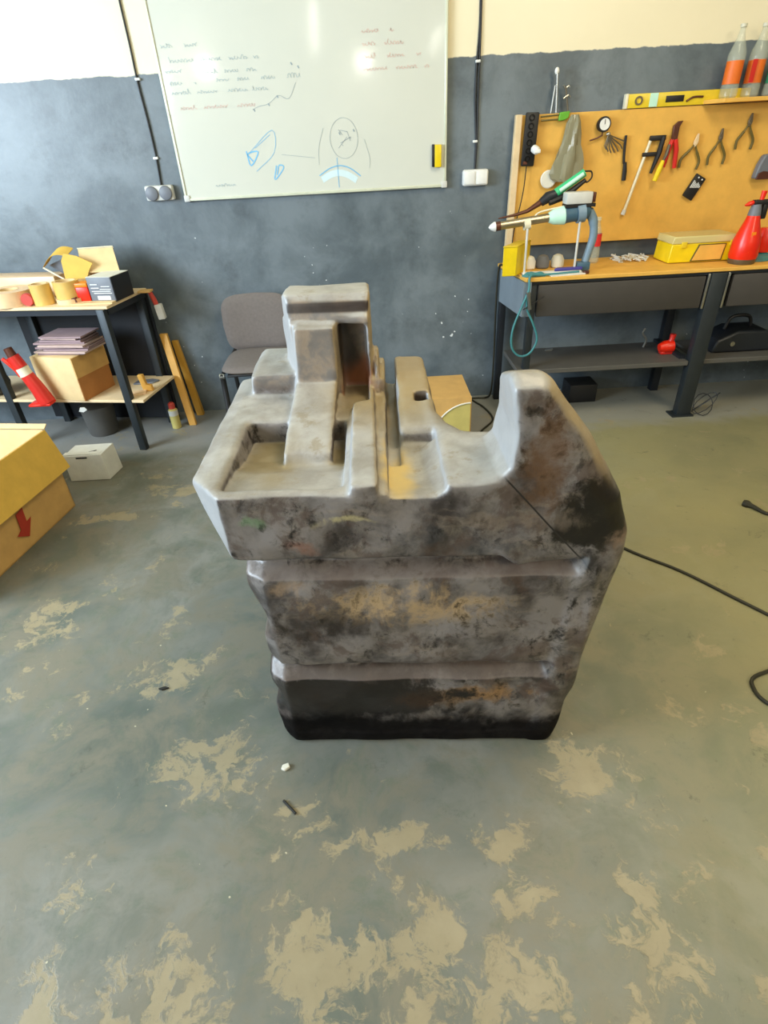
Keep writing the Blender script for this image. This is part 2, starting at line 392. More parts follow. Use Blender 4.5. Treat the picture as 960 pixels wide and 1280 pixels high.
    tw = inter(tw, yz([(1.58, .82), (1.58, 1.085), (1.602, 1.098), (1.618, 1.108), (1.622, 1.138), (1.64, 1.158), (1.78, 1.155), (1.78, .82)]), .008)
    tw = smax(tw, -box(-.100, -.022, 1.50, 1.672, .80, 1.078, .008), .008)
    tw2 = xy([(-.268, 1.70), (-.238, 1.615), (-.1, 1.60), (-.1, 1.78), (-.268, 1.78)]); tw2 = inter(tw2, slab(Z, .82, 1.092), .012)
    tw = np.minimum(tw, tw2)
    d = smin(d, tw, .014)
    # pillar and its stepped foot
    pil = inter(yz([(1.62, .80), (1.66, 1.088), (1.575, 1.082), (1.565, .930), (1.37, .890), (1.300, .872), (1.262, .862), (1.242, .835), (1.235, .79)]),
                xz([(-.252, .80), (-.240, .90), (-.232, .94), (-.222, 1.12), (-.108, 1.12), (-.110, .94), (-.116, .90), (-.130, .80)]), .010)
    d = smin(d, pil, .010)
    d = smax(d, -box(-.100, -.024, 1.50, 1.690, .868, 1.078, .008), .008)
    # fin beside the turret
    fin = inter(yz([(1.56, .84), (1.62, .96), (1.65, .998), (1.72, .985), (1.74, .84)]), slab(X, -.003, .010), .006)
    d = smin(d, fin, .008)
    # the right-hand horn, its inner side running out in a fillet
    PS = [(.10, .85), (.15, .888), (.215, .896), (.248, .904), (.266, .925), (.272, 1.0), (.258, 1.108), (.262, 1.126), (.322, 1.124), (.340, 1.105), (.432, .985), (.508, .860), (.553, .720), (.548, .66), (.30, .66)]
    rs = np.interp(xs, [.2, .28, .34, .45], [.010, .014, .040, .050]).astype(np.float32)[:, None, None]
    horn = inter(xz(PS), slab(Y, 1.030, 1.30), rs)
    horn = smax(horn, yz([(.95, .5), (.95, 1.12), (1.04, 1.104), (1.07, 1.12), (1.20, 1.075), (1.25, .9), (1.30, .88), (1.30, .5)]) + 0 * X, .02)
    d = smin(d, horn, .004)
    # cut-away behind on the right
    cut = xy([(.160, 2.1), (.160, 1.44), (.175, 1.37), (.210, 1.305), (.265, 1.285), (.33, 1.30), (.9, 1.30), (.9, 2.1)])
    d = smax(d, -cut, .03)
    d = smax(d, -box(.104, .142, 1.50, 1.545, .86, .99, .003), .004)
    # raised seam on the front, right
    d = d - .0035 * np.exp(-(((X - .485) + (Z - .60) * .03) / .010) ** 2) * ((Z > .1) & (Z < .66)) * (Y < 1.15)
    # gentle dents and warps
    d = d + .0016 * np.sin(X * 31 + Z * 11) * np.sin(Z * 27 + 1.3) * np.sin(Y * 19) + .0012 * np.sin(X * 67 + 2 * Y) * np.sin(Z * 55) * np.sin(Y * 60)
    d = np.maximum(d, -Z).astype(np.float32)
    # --- surface nets
    ins = d < 0
    cnt = np.zeros([k - 1 for k in d.shape], np.int8)
    for i in (0, 1):
        for j in (0, 1):
            for k in (0, 1):
                cnt += ins[i:i + cnt.shape[0], j:j + cnt.shape[1], k:k + cnt.shape[2]]
    act = (cnt > 0) & (cnt < 8); idx = -np.ones(cnt.shape, np.int32); I = np.argwhere(act); idx[act] = np.arange(len(I))
    acc = np.zeros((len(I), 3), np.float64); num = np.zeros(len(I))
    cor = [(i, j, k) for i in (0, 1) for j in (0, 1) for k in (0, 1)]
    vals = {c: d[I[:, 0] + c[0], I[:, 1] + c[1], I[:, 2] + c[2]] for c in cor}
    for a in cor:
        for ax in range(3):
            if a[ax] == 0:
                b = list(a); b[ax] = 1; b = tuple(b); va, vb = vals[a], vals[b]; m = (va < 0) != (vb < 0)
                t = np.where(m, va / np.where(m, va - vb, 1), 0)
                p = np.zeros((len(I), 3)); p[:] = a; p[:, ax] = t
                acc[m] += p[m]; num[m] += 1
    V = (I + acc / num[:, None]) * h + np.array([xs[0], ys[0], zs[0]])
    F = []
    for ax in range(3):
        u, v = (ax + 1) % 3, (ax + 2) % 3
        sl = [slice(None)] * 3; sl2 = [slice(None)] * 3; sl[ax] = slice(0, -1); sl2[ax] = slice(1, None)
        a, b = ins[tuple(sl)], ins[tuple(sl2)]; E = np.argwhere(a != b)
        E = E[(E[:, u] > 0) & (E[:, v] > 0) & (E[:, u] < d.shape[u] - 1) & (E[:, v] < d.shape[v] - 1)]
        q = []
        for du, dv in ((1, 1), (0, 1), (0, 0), (1, 0)):
            e = E.copy(); e[:, u] -= du; e[:, v] -= dv; q.append(idx[e[:, 0], e[:, 1], e[:, 2]])
        q = np.stack(q, 1); fl = ~a[E[:, 0], E[:, 1], E[:, 2]]; q[fl] = q[fl][:, ::-1]; F.append(q)
    F = np.concatenate(F)
    V[:, 1] += -.010 - .055 * V[:, 0]          # the body stands slightly askew
    me = bpy.data.meshes.new('tank_body')
    me.vertices.add(len(V)); me.vertices.foreach_set('co', (V - np.array([0, 1.03, 0])).ravel())
    me.loops.add(F.size); me.loops.foreach_set('vertex_index', F.ravel().astype(np.int32))
    me.polygons.add(len(F)); me.polygons.foreach_set('loop_start', np.arange(0, F.size, 4, dtype=np.int32))
    me.update(calc_edges=True); me.validate()
    me.polygons.foreach_set('use_smooth', [True] * len(me.polygons))
    return me

# tank material: black polyethylene with settled dust on upward faces and stains on the front (object coordinates, origin at the front foot)
n = NT('tank_plastic', .42, 0, .5)
x, y, z = n.xyz()
wob = n.vadd(n.O, n.noisecol(7), .10); wob3 = n.vadd(n.O, n.noisecol(18), .05)
a = n.noise(5.5, 6, .62, wob); b = n.noise(13, 6, .65, wob3); st = n.noise(1.0, 5, .6, n.scaled((5, 5, 22), wob))
col = n.mix(n.step(a, .36, .60), C(54, 48, 45), C(122, 116, 112))
col = n.mix(n.math('MULTIPLY', n.step(b, .50, .66), .55), col, C(128, 120, 110))
col = n.mix(n.math('MULTIPLY', n.step(st, .54, .68), .35), col, C(140, 126, 110))
fine = n.math('ADD', n.math('MULTIPLY', b, .55), n.math('MULTIPLY', n.noise(30, 5, .65, n.scaled((1, 1, .6), wob)), .45))
col = n.mix(n.math('MULTIPLY', n.step(n.noise(8, 7, .7, n.vadd(n.O, n.noisecol(4), .2)), .50, .60), .6), col, C(74, 56, 46))
col = n.mix(n.math('MULTIPLY', n.step(n.noise(10, 7, .72, n.vadd(n.O, n.noisecol(5), .25)), .56, .64), .7), col, C(34, 30, 29))
def stain(c, r, colr, k, lo=.42, hi=.58, nz=None):
    global col
    m = n.math('MULTIPLY', n.step(n.math('MULTIPLY_ADD', n.blob(c, r, .9, wob), .34, n.math('MULTIPLY', fine, .95)), lo + .25, hi + .30), k)
    col = n.mix(m, col, colr)
stain((.04, 0, .545), (.30, .2, .085), C(176, 150, 112), .95)
stain((.18, 0, .205), (.24, .2, .055), C(160, 122, 78), .9)
stain((.06, 0, .185), (.10, .2, .04), C(182, 122, 70), .9)
stain((-.08, 0, .80), (.10, .2, .016), C(176, 166, 124), .95)
stain((-.30, 0, .80), (.05, .2, .02), C(110, 136, 100), .8)
stain((-.19, 0, .745), (.06, .2, .03), C(140, 100, 84), .7)
stain((.475, .02, .795), (.085, .3, .065), C(14, 11, 10), .98, .24, .34)
stain((.50, .05, .86), (.08, .3, .06), C(26, 20, 15), .9, .34, .5)
stain((-.25, 0, .60), (.10, .2, .03), C(150, 126, 100), .7)
stain((.30, 0, .80), (.18, .2, .03), C(120, 108, 96), .7)
stain((.46, 0, .70), (.04, .2, .05), C(30, 26, 24), .9, .34, .5)
stain((.52, 0, .73), (.05, .2, .05), C(150, 128, 112), .7)
stain((.35, 0, .93), (.05, .2, .14), C(96, 68, 44), .75, .36, .55)
stain((-.17, 0, .46), (.20, .3, .07), C(40, 32, 28), .85)
stain((-.33, 0, .55), (.09, .3, .12), C(44, 36, 32), .85)
stain((.15, 0, .41), (.12, .2, .03), C(52, 48, 46), .6)
stain((.08, 0, .75), (.10, .2, .05), C(60, 60, 62), .7)
stain((.24, 0, .72), (.10, .2, .04), C(72, 72, 74), .8)
stain((-.14, 0, .20), (.26, .3, .09), C(22, 17, 14), .95, .26, .38)
# near-black colour over the foot of the tank
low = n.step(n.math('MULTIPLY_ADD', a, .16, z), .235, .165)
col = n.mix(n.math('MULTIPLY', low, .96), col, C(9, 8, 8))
# two cut lines on the front
col = n.mix(n.math('MULTIPLY', n.step(n.math('ABSOLUTE', n.math('MULTIPLY_ADD', n.math('ADD', z, -.80), .85, n.math('ADD', x, -.345))), .004, .001), n.math('MULTIPLY', n.step(z, .64, .66), n.step(z, .91, .89))), col, C(36, 34, 34))
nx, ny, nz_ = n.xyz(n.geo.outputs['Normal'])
dust = n.step(n.math('MULTIPLY_ADD', n.noise(9, 5, .6, wob), .5, nz_), .55, .98)
dc = n.mix(n.step(n.noise(6, 6, .65, wob), .35, .65), C(138, 134, 128), C(168, 166, 162))
dc = n.mix(n.math('MULTIPLY', n.step(n.noise(14, 5, .7), .56, .68), .6), dc, C(132, 120, 98))
dc = n.mix(n.math('MULTIPLY', n.math('MAXIMUM', n.blob((-.28, .26, .82), (.09, .22, .05), .5, wob), n.blob((-.10, .25, .82), (.05, .12, .035), .5, wob)), .85), dc, C(140, 122, 80))
dc = n.mix(n.blob((.035, .12, .86), (.035, .14, .03), .6, wob3), dc, C(206, 178, 110))
dc = n.mix(n.math('MULTIPLY', n.blob((.03, .60, .90), (.17, .30, .12), .5, wob), .85), dc, C(150, 130, 90))
dustm = n.math('MULTIPLY', dust, n.step(z, .70, .78))
ledge_dust_shade = n.math('MULTIPLY', dust, n.math('MAXIMUM', n.math('MULTIPLY', n.step(z, .60, .615), n.step(z, .655, .640)), n.math('MULTIPLY', n.step(z, .24, .255), n.step(z, .302, .288))))  # pale dust at the ledge fronts only, painting shade onto their rear
col = n.mix(n.math('MULTIPLY', ledge_dust_shade, .55), col, n.mix(a, C(104, 88, 80), C(126, 116, 110)))
# everything on the upper works, upright faces too, is greyed by dust
upm = n.math('MULTIPLY', n.step(z, .885, .93), n.step(y, .12, .2))
col = n.mix(n.math('MULTIPLY', upm, .8), col, n.mix(n.step(b, .4, .62), C(116, 111, 106), C(150, 134, 116)))
side = n.math('MULTIPLY', n.step(nx, -.35, -.75), n.math('MULTIPLY', n.step(z, .60, .80), .8))  # left-facing faces painted paler, the window's light put into the colour
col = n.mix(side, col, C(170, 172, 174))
col = n.mix(n.math('MULTIPLY', dustm, .95), col, dc)
# tan dust along the horn's outer slope
col = n.mix(n.math('MULTIPLY', n.math('MULTIPLY', n.step(nx, .30, .60), n.step(z, .84, .96)), n.math('MULTIPLY_ADD', b, .9, .25)), col, C(150, 132, 96))
# dark and rusty faces of the turret
tl = n.math('MULTIPLY', n.step(n.math('ABSOLUTE', n.math('ADD', z, -1.124)), .017, .010), n.step(ny, -.5, -.8))
col = n.mix(n.math('MULTIPLY', tl, n.math('MULTIPLY_ADD', n.step(x, -.30, -.05), .2, .78)), col, n.mix(b, C(26, 21, 18), C(66, 54, 48)))
col = n.mix(n.math('MULTIPLY', n.blob((-.05, .62, .90), (.055, .08, .065), .5, wob3), n.step(nz_, .8, .4)), col, C(150, 92, 56))
col = n.mix(n.math('MULTIPLY', n.blob((-.085, .64, 1.00), (.035, .09, .10), .5, wob3), .85), col, C(34, 26, 22))
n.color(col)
n.rough(n.math('ADD', n.math('MULTIPLY_ADD', b, .25, .26), n.math('MULTIPLY', low, .3)))
n._in(n.b.inputs['Specular IOR Level'], n.math('MULTIPLY_ADD', low, -.42, .5))
n.bump(n.math('ADD', n.noise(24, 5, .6), n.math('MULTIPLY', n.noise(90, 3), .35)), .16, .006)
M['tank'] = n.m
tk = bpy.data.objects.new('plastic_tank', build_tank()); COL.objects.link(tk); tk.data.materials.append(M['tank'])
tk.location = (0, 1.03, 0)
tag(tk, 'large dirty black moulded plastic tank with a turret and a pointed horn, standing mid floor', 'tank')

# ------------------------------------------------------------------ whiteboard
WB0, WB1, WBz0, WBz1 = -1.025, .455, 1.272, 2.30
wf = WY - .004
wb = thing('whiteboard', 'large white marker board with faint sketches hung on the wall', 'whiteboard', (-.285, WY, WBz0))
n = NT('board_enamel', .10, 0, .6)
n.color(n.mix(n.noise(1.6, 4), C(202, 204, 192), C(212, 213, 202))); n.rough(n.math('MULTIPLY_ADD', n.noise(5, 4), .06, .05))
M['board'] = n.m
MB().box((WB0 + .008, WY - .024, WBz0 + .008), (WB1 - .008, WY - .004, WBz1 - .008)).build('panel', 'board', wb)
wpan = wb.children[0]
fr = MB()
for p, q in [((WB0, WBz0), (WB1, WBz0 + .014)), ((WB0, WBz1 - .014), (WB1, WBz1)), ((WB0, WBz0 + .014), (WB0 + .014, WBz1 - .014)), ((WB1 - .014, WBz0 + .014), (WB1, WBz1 - .014))]:
    fr.box((p[0], WY - .030, p[1]), (q[0], WY - .002, q[1]))
M['frame'] = simple('frame', C(214, 218, 196), .3, .2)
fr.build('frame', 'frame', wb, bev=.003)
for x_ in (WB0 + .012, WB1 - .012): MB().box((x_ - .016, WY - .033, WBz0 - .003), (x_ + .016, WY - .003, WBz0 + .03), bev=.004).build('corner_cap', 'white_dirty', wb)
BY = WY - .0255
def ribbon(mb, pts, wd):
    P = smoothpath([(p[0], BY, p[1]) for p in pts], 4) if len(pts) > 2 else [Vector((p[0], BY, p[1])) for p in pts]
    vs = []; fs = []
    for i, p in enumerate(P):
        t = (P[min(i + 1, len(P) - 1)] - P[max(i - 1, 0)]).normalized(); nn = Vector((-t.z, 0, t.x)) * wd * .8 / 2
        vs += [p + nn, p - nn]
        if i: k = 2 * i; fs.append((k - 2, k - 1, k + 1, k))
    mb.add(vs, fs)
rnd = random.Random(5)
def scrib(mb, x0, z0, x1, hgt, wd, seed):
    """illegible handwriting along a line, broken into words"""
    r_ = random.Random(seed); x_ = x0
    while x_ < x1:
        wl = r_.uniform(.05, .13); pts = []; u = x_
        while u < min(x_ + wl, x1):
            pts.append((u + .004 * math.sin(len(pts) * 2.1), z0 + hgt * (.35 + .35 * math.sin(len(pts) * 1.7 + seed)) * r_.uniform(.5, 1.1) * (1.7 if r_.random() < .12 else 1))); u += r_.uniform(.003, .006)
        if len(pts) > 2: ribbon(mb, pts, wd)
        x_ += wl + r_.uniform(.025, .06)
mk = lambda nm, c: simple(nm, c, .4, 0, .05, 9, 0)
M['ink_grey'] = mk('ink_grey', C(168, 184, 186)); M['ink_red'] = mk('ink_red', C(212, 180, 170)); M['ink_blue'] = mk('ink_blue', C(112, 184, 226)); M['ink_dark'] = mk('ink_dark', C(150, 164, 170)); M['ink_pale'] = mk('ink_pale', C(206, 226, 230))
g = MB()
for (a_, b_, c_, s_) in [(-.99, 1.945, -.80, 1), (-.96, 1.885, -.50, 2), (-.99, 1.845, -.86, 9), (-.82, 1.835, -.52, 10), (-.98, 1.795, -.84, 3), (-.74, 1.80, -.30, 4), (-.98, 1.755, -.44, 5), (-.84, 1.335, -.72, 6)]: scrib(g, a_, b_, c_, .020, .0028, s_)
stuff(g.build('handwriting', 'ink_grey', wpan))
g = MB()
for (a_, b_, c_, s_) in [(-.95, 1.69, -.50, 11), (.02, 1.96, .18, 12), (.02, 1.91, .28, 13), (.03, 1.86, .32, 14), (.02, 1.81, .36, 15)]: scrib(g, a_, b_, c_, .020, .0030, s_)
stuff(g.build('handwriting', 'ink_red', wpan))
def W(px_, py_):  # a spot on the board from its place in the sketch
    return (-1.025 + (px_ - 238 + (250 - py_) * .06) / 317 * 1.48 * .99 + (250 - py_) * .0006, 1.272 + (250 - py_) * .00335 - (px_ - 238) * .00018)
g = MB()
ribbon(g, [W(312, 182), W(336, 152), W(341, 182), W(322, 208)], .003); ribbon(g, [W(318, 176), W(334, 158)], .003); ribbon(g, [W(398, 215), W(409, 205), W(421, 201), W(434, 205), W(448, 216)], .006)
ribbon(g, [W(416, 190), W(424, 232)], .004); ribbon(g, [W(308, 180), W(315, 200), W(322, 181), W(310, 184), W(317, 194)], .008); ribbon(g, [W(345, 200), W(345, 220), W(354, 203), W(348, 200), W(347, 213)], .007)
stuff(g.build('sketch', 'ink_blue', wpan))
g = MB()
cx, cz = W(421, 164)
ribbon(g, [(cx + .075 * math.cos(t_ / 4), cz + .092 * math.sin(t_ / 4)) for t_ in range(26)], .0022)
for q in range(7): ribbon(g, [(cx + .01 * rnd.uniform(-1, 1) + .03 * math.cos(q), cz + .03 * math.sin(q * 1.3)), (cx + .04 * math.cos(q * 2), cz + .045 * math.sin(q))], .003)
ribbon(g, [W(395, 150), W(393, 175), W(396, 200)], .002); ribbon(g, [W(445, 165), W(455, 190), W(457, 205)], .002)
ribbon(g, [W(312, 126), W(318, 122), W(330, 118), W(340, 108), W(352, 112), W(358, 92)], .0024); ribbon(g, [W(350, 185), W(390, 190)], .002)
for u, v in [(313, 125), (329, 118), (338, 108), (350, 68), (358, 72), (430, 152), (414, 156)]: ribbon(g, [W(u, v), W(u + 2, v + 3)], .008)
stuff(g.build('sketch', 'ink_dark', wpan))
BY += .0007; g = MB()
ribbon(g, [W(402, 221), W(411, 214), W(421, 211), W(432, 214), W(444, 222)], .040)
stuff(g.build('sketch', 'ink_pale', wpan)); BY -= .0007
er = thing('board_eraser', 'small black and yellow eraser stuck on the whiteboard near its right edge', 'eraser', (.40, BY, 1.37))
MB().box((.373, BY - .022, 1.372), (.387, BY - .001, 1.478), bev=.003).build('felt_pad', 'black', er)
MB().box((.387, BY - .026, 1.370), (.424, BY - .001, 1.476), bev=.004).build('grip', 'yellow', er)

# ------------------------------------------------------------------ sockets and cables on the wall
so = thing('wall_socket', 'grey double wall socket left of the whiteboard', 'socket', (-1.155, WY, 1.28))
MB().box((-1.235, WY - .045, 1.283), (-1.080, WY - .001, 1.358), bev=.010).build('housing', 'white_dirty', so)
for u in (-1.197, -1.120):
    f = MB(); f.turn((u, WY - .046, 1.320), (u, WY - .058, 1.320), [(0, .036), (.7, .034), (1, .028)], 24); f.build('flap', 'grey_plastic', so)
so = thing('wall_socket', 'white double wall socket right of the whiteboard', 'socket', (.617, WY, 1.27))
MB().box((.546, WY - .045, 1.270), (.690, WY - .001, 1.350), bev=.012).build('housing', 'white_plastic', so)
for u in (.583, .652): MB().box((u - .031, WY - .052, 1.278), (u + .031, WY - .044, 1.342), bev=.004).build('flap', 'white_plastic', so)
def wallcable(nm, lab, xs_, z0, z1, seed, two=0.0):
    r_ = random.Random(seed); t = thing(nm, lab, 'cable', (xs_, WY, z0))
    k = MB()
    for dx in ([0] if not two else [0, two]):
        k.tube(smoothpath([(xs_ + dx * (i / 14) ** .5 + r_.uniform(-.006, .006), WY - .008, z0 + (z1 - z0) * i / 14) for i in range(15)], 3), .005, 8)
    k.build('wire', 'black', t)
    for i in range(3):
        zc = z0 + (z1 - z0) * (.06 + .16 * i)
        MB().box((xs_ - .012, WY - .018, zc), (xs_ + .014, WY - .001, zc + .012), bev=.003).build('clip', 'white_plastic', t)
wallcable('wall_cable', 'black cable clipped down the wall to the left socket', -1.143, 1.35, ZC, 1)
wallcable('wall_cable', 'pair of dark cables clipped down the wall to the right socket', .612, 1.345, ZC, 2, .022)

# ------------------------------------------------------------------ workbench on the right
BZ = .855
bx0, bx1, by0, by1 = .82, 3.3, 3.17, 3.65
t = thing('workbench', 'long workbench with plywood top and dark steel legs under the tool board', 'workbench', (2.0, 3.4, 0))
MB().prism([(bx0 + .01, by0), (bx1, by0), (bx1, by1), (.775, by1)], 'z', BZ - .020, BZ).build('worktop', 'ply_honey', t, bev=.003)
MB().box((bx0 + .03, by0 + .012, BZ - .036), (bx1, by1 - .01, BZ - .0205)).build('top_rail', 'steel_dark', t)
d = MB().box((.905, by0 + .006, .648), (1.815, by0 + .030, .815), bev=.004); d.build('drawer_front', 'drawer_board', t)
MB().box((1.965, by0 + .006, .648), (2.90, by0 + .030, .815), bev=.004).build('drawer_front', 'drawer_board', t)
MB().box((.91, by0 + .031, .66), (1.81, by1 - .03, .80)).build('drawer_box', 'steel_dark', t)
MB().box((1.97, by0 + .031, .66), (2.89, by1 - .03, .80)).build('drawer_box', 'steel_dark', t)
MB().prism([(.824, by0 + .008), (.866, by0 + .008), (.866, by0 + .02), (.834, by0 + .022), (.790, by1 - .08), (.778, by1 - .08)], 'z', .652, .834).build('end_panel', 'slate_panel', t)
fl = MB()
for x0 in (1.838, ):
    lg_ = MB().box((x0, by0 - .004, 0), (x0 + .085, by0 + .052, .830), bev=.003).build('leg', 'steel_leg', t)
    for xx in (x0 - .018, x0 + .090): MB().box((xx, by0 - .004, .645), (xx + .012, by0 + .008, .828), bev=.002).build('bracket', 'steel', t)
    MB().box((x0 - .03, by0 - .02, 0), (x0 + .10, by0 + .07, .008)).build('foot_plate', 'steel_leg', lg_)
MB().box((.862, by0 + .022, 0), (.902, by0 + .062, .82), bev=.003).build('leg', 'steel_leg', t)
MB().box((.79, by1 - .06, 0), (.83, by1 - .02, .82), bev=.003).build('leg', 'steel_dark', t)
MB().box((1.86, by1 - .06, 0), (1.91, by1 - .01, .82), bev=.003).build('leg', 'steel_dark', t)
MB().box((2.95, by0, 0), (3.03, by0 + .05, .82), bev=.003).build('leg', 'steel_leg', t)
MB().box((.83, by0 + .005, .318), (1.835, by1 - .08, .345)).build('lower_shelf', 'shelf_grey', t, bev=.003)
MB().box((1.925, by0 + .02, .318), (3.0, by1 - .08, .345)).build('lower_shelf', 'shelf_grey', t, bev=.003)
MB().box((1.80, by0 + .052, .345), (1.835, by1 - .07, .362)).build('cross_bar', 'steel_dark', t)

# tool board
pb = thing('tool_board', 'honey-coloured plywood tool board above the workbench', 'tool board', (2.0, WY, .94))
MB().box((.845, 3.625, .948), (3.3, 3.645, 1.585)).build('panel', 'ply_honey', pb, bev=.002)
MB().prism([(.806, .946), (.846, .946), (.852, 1.588), (.818, 1.588)], 'y', 3.612, 3.650).build('edge_strip', 'ply_pale', pb, bev=.003)
for u in (.95, 1.8, 2.7): MB().box((u, 3.646, .95), (u + .05, WY - .001, 1.58)).build('batten', 'ply_pale', pb)
ns = NT('tool_board_hooks', .4); M['hook'] = M['steel_old']
shf = thing('wall_shelf', 'narrow plywood shelf fixed over the top of the tool board', 'shelf', (2.5, 3.58, 1.59))
MB().prism([(1.80, 3.64), (1.86, 3.50), (3.3, 3.50), (3.3, 3.675), (1.80, 3.675)], 'z', 1.588, 1.606).build('board', 'ply_honey', shf, bev=.002)
for u in (2.25, 2.95): MB().prism([(3.645, 1.50), (3.645, 1.587), (3.53, 1.587)], 'x', u, u + .02).build('bracket', 'steel_dark', shf)

# spirit level on the board's top edge
lv = thing('spirit_level', 'yellow spirit level lying on top of the tool board', 'spirit level', (1.66, 3.635, 1.586))
MB().box((1.405, 3.616, 1.588), (2.05, 3.646, 1.650), bev=.003).build('body', 'yellow_level', lv)
MB().box((1.392, 3.613, 1.587), (1.406, 3.649, 1.652), bev=.003).build('end_cap', 'cream', lv)
MB().ring((1.462, 3.6165, 1.620), (1.462, 3.610, 1.620), .020, .013).build('vial_ring', 'steel_old', lv)
MB().box((1.52, 3.6135, 1.590), (1.562, 3.617, 1.649)).build('label_patch', 'mint_pale', lv)
MB().box((1.605, 3.612, 1.606), (1.70, 3.6165, 1.634), bev=.0015).build('hand_slot', 'black', lv)
MB().tube(smoothpath([(1.715, 3.612, 1.606), (1.75, 3.612, 1.622), (1.80, 3.612, 1.622)]), .005).build('vial_window', 'brown_tool', lv)

# bottles on the wall shelf
def bottle(name, lab, c, hgt, r, lm, grp=None, cap='cream'):
    x_, y_, z_ = c; t = thing(name, lab, 'bottle', c, grp)
    MB().turn((x_, y_, z_), (x_, y_, z_ + hgt), [(0, r * .8), (.03, r), (.18, r), (.2, r * .94), (.5, r * .94), (.54, r), (.62, r * .96), (.80, r * .5), (.92, r * .30), (.97, r * .30)], 24).build('shell', 'pet', t); sh_ = t.children[0]
    MB().turn((x_, y_, z_ + hgt * .20), (x_, y_, z_ + hgt * .52), [(0, r * .96), (1, r * .96)], 24, caps=False).build('label_band', lm, sh_)
    MB().cone((x_, y_, z_ + hgt * .955), (x_, y_, z_ + hgt), r * .36, None, 16).build('cap', cap, t)
    return t
M['cap_pale'] = simple('cap_pale', C(206, 204, 184), .5)
bottle('plastic_bottle', 'clear plastic bottle with orange label, leftmost on the wall shelf', (1.915, 3.585, 1.606), .30, .042, 'label_orange', cap='cap_pale')
b2 = bottle('plastic_bottle', 'clear plastic bottle with red and orange label, second on the wall shelf', (2.035, 3.60, 1.606), .30, .042, 'label_orange', cap='cap_pale')
MB().box((1.990, 3.552, 1.668), (2.012, 3.556, 1.762)).build('label_stripe', 'red', b2)
bottle('plastic_bottle', 'wide clear bottle with green label, third on the wall shelf', (2.15, 3.575, 1.606), .28, .056, 'label_green', cap='cap_pale')

# ------------------------------------------------------------------ tools on the board
TY = 3.618
def hang(x_, z_): return (x_, TY, z_)
ps = thing('power_strip', 'black multi-outlet power strip hanging at the left end of the tool board', 'power strip', (.895, 3.61, 1.35))
q = MB(); q.box((.862, 3.588, 1.352), (.932, 3.6115, 1.595), bev=.006); q.rotate((0, R(2), 0), (.9, 3.6, 1.47)); psh = q.build('housing', 'black', ps)
for i in range(6):
    MB().ring((.897 - .0015 * i, 3.5885, 1.572 - i * .037), (.897 - .0015 * i, 3.583, 1.572 - i * .037), .0155, .010, 16).build('outlet', 'black_gloss', psh)
MB().box((.866, 3.583, 1.362), (.888, 3.589, 1.376)).build('switch', 'brown_tool', ps)
MB().tube(smoothpath([(.89, 3.60, 1.352), (.885, 3.60, 1.25), (.872, 3.60, 1.16), (.85, 3.60, 1.05), (.838, 3.58, .96), (.835, 3.50, .90)]), .003).build('wire', 'rubber', ps)
pl = thing('white_plug', 'small white plug in the black power strip', 'plug', (.93, 3.578, 1.42))
MB().turn((.920, 3.582, 1.432), (.932, 3.545, 1.420), [(0, .020), (.7, .020), (1, .012)], 18).build('shell', 'white_plastic', pl)
MB().box((.912, 3.540, 1.412), (.946, 3.552, 1.430), bev=.003).build('grip', 'white_plastic', pl)

# pliers, shared shape
def pliers(name, lab, c, hm, jm, L, spread, rot, grp):
    x_, y_, z_ = c; t = thing(name, lab, 'pliers', c, grp)
    for s in (-1, 1):
        MB().tube(smoothpath([(x_ + s * .004, y_, z_ - .004), (x_ + s * spread * .45, y_, z_ - L * .3), (x_ + s * spread, y_, z_ - L * .65), (x_ + s * spread * .95, y_, z_ - L)]),
                  [.005] * 6 + [.007] * 13, 8).build('handle', hm, t)
    j = MB().prism([(x_ - .010, z_), (x_ - .011, z_ + L * .10), (x_ - .003, z_ + L * .42), (x_ + .003, z_ + L * .42), (x_ + .011, z_ + L * .10), (x_ + .010, z_), (x_, z_ - .014)], 'y', y_ - .006, y_ + .006)
    j.cone((x_, y_ - .009, z_ + .004), (x_, y_ + .006, z_ + .004), .007, None, 12)
    j.build('jaws', jm, t, bev=.0015)
    t.rotation_euler = (0, rot, 0); return t
grp = 'pliers hung in a row on the tool board'
pliers('pliers', 'brown-handled pliers hung right beside the red cutters, one handle splayed', (1.812, 3.610, 1.412), 'olive_handle', 'ply_pale', .115, .052, R(8), None)
pliers('pliers', 'brown-handled pliers in the middle of the row of hanging pliers', (1.945, 3.610, 1.428), 'olive_handle', 'steel_old', .118, .044, R(0), None)
pliers('pliers', 'brown-handled pliers hung highest, under the bottles', (2.085, 3.610, 1.49), 'olive_handle', 'steel_old', .115, .044, R(2), None)
rp = thing('bolt_cutter', 'red-handled cutters hung beside the quick clamp', 'cutters', (1.685, 3.608, 1.43))
MB().tube([(1.680, 3.606, 1.440), (1.668, 3.606, 1.39), (1.654, 3.606, 1.312)], [.011, .013, .011], 10).build('handle', 'red', rp)
MB().tube([(1.694, 3.600, 1.440), (1.708, 3.600, 1.39), (1.716, 3.600, 1.305)], [.011, .013, .011], 10).build('handle', 'red', rp)
MB().prism([(1.672, 1.435), (1.668, 1.50), (1.690, 1.520), (1.716, 1.522), (1.702, 1.495), (1.702, 1.435)], 'y', 3.596, 3.612).build('jaws', 'brown_tool', rp, bev=.003)
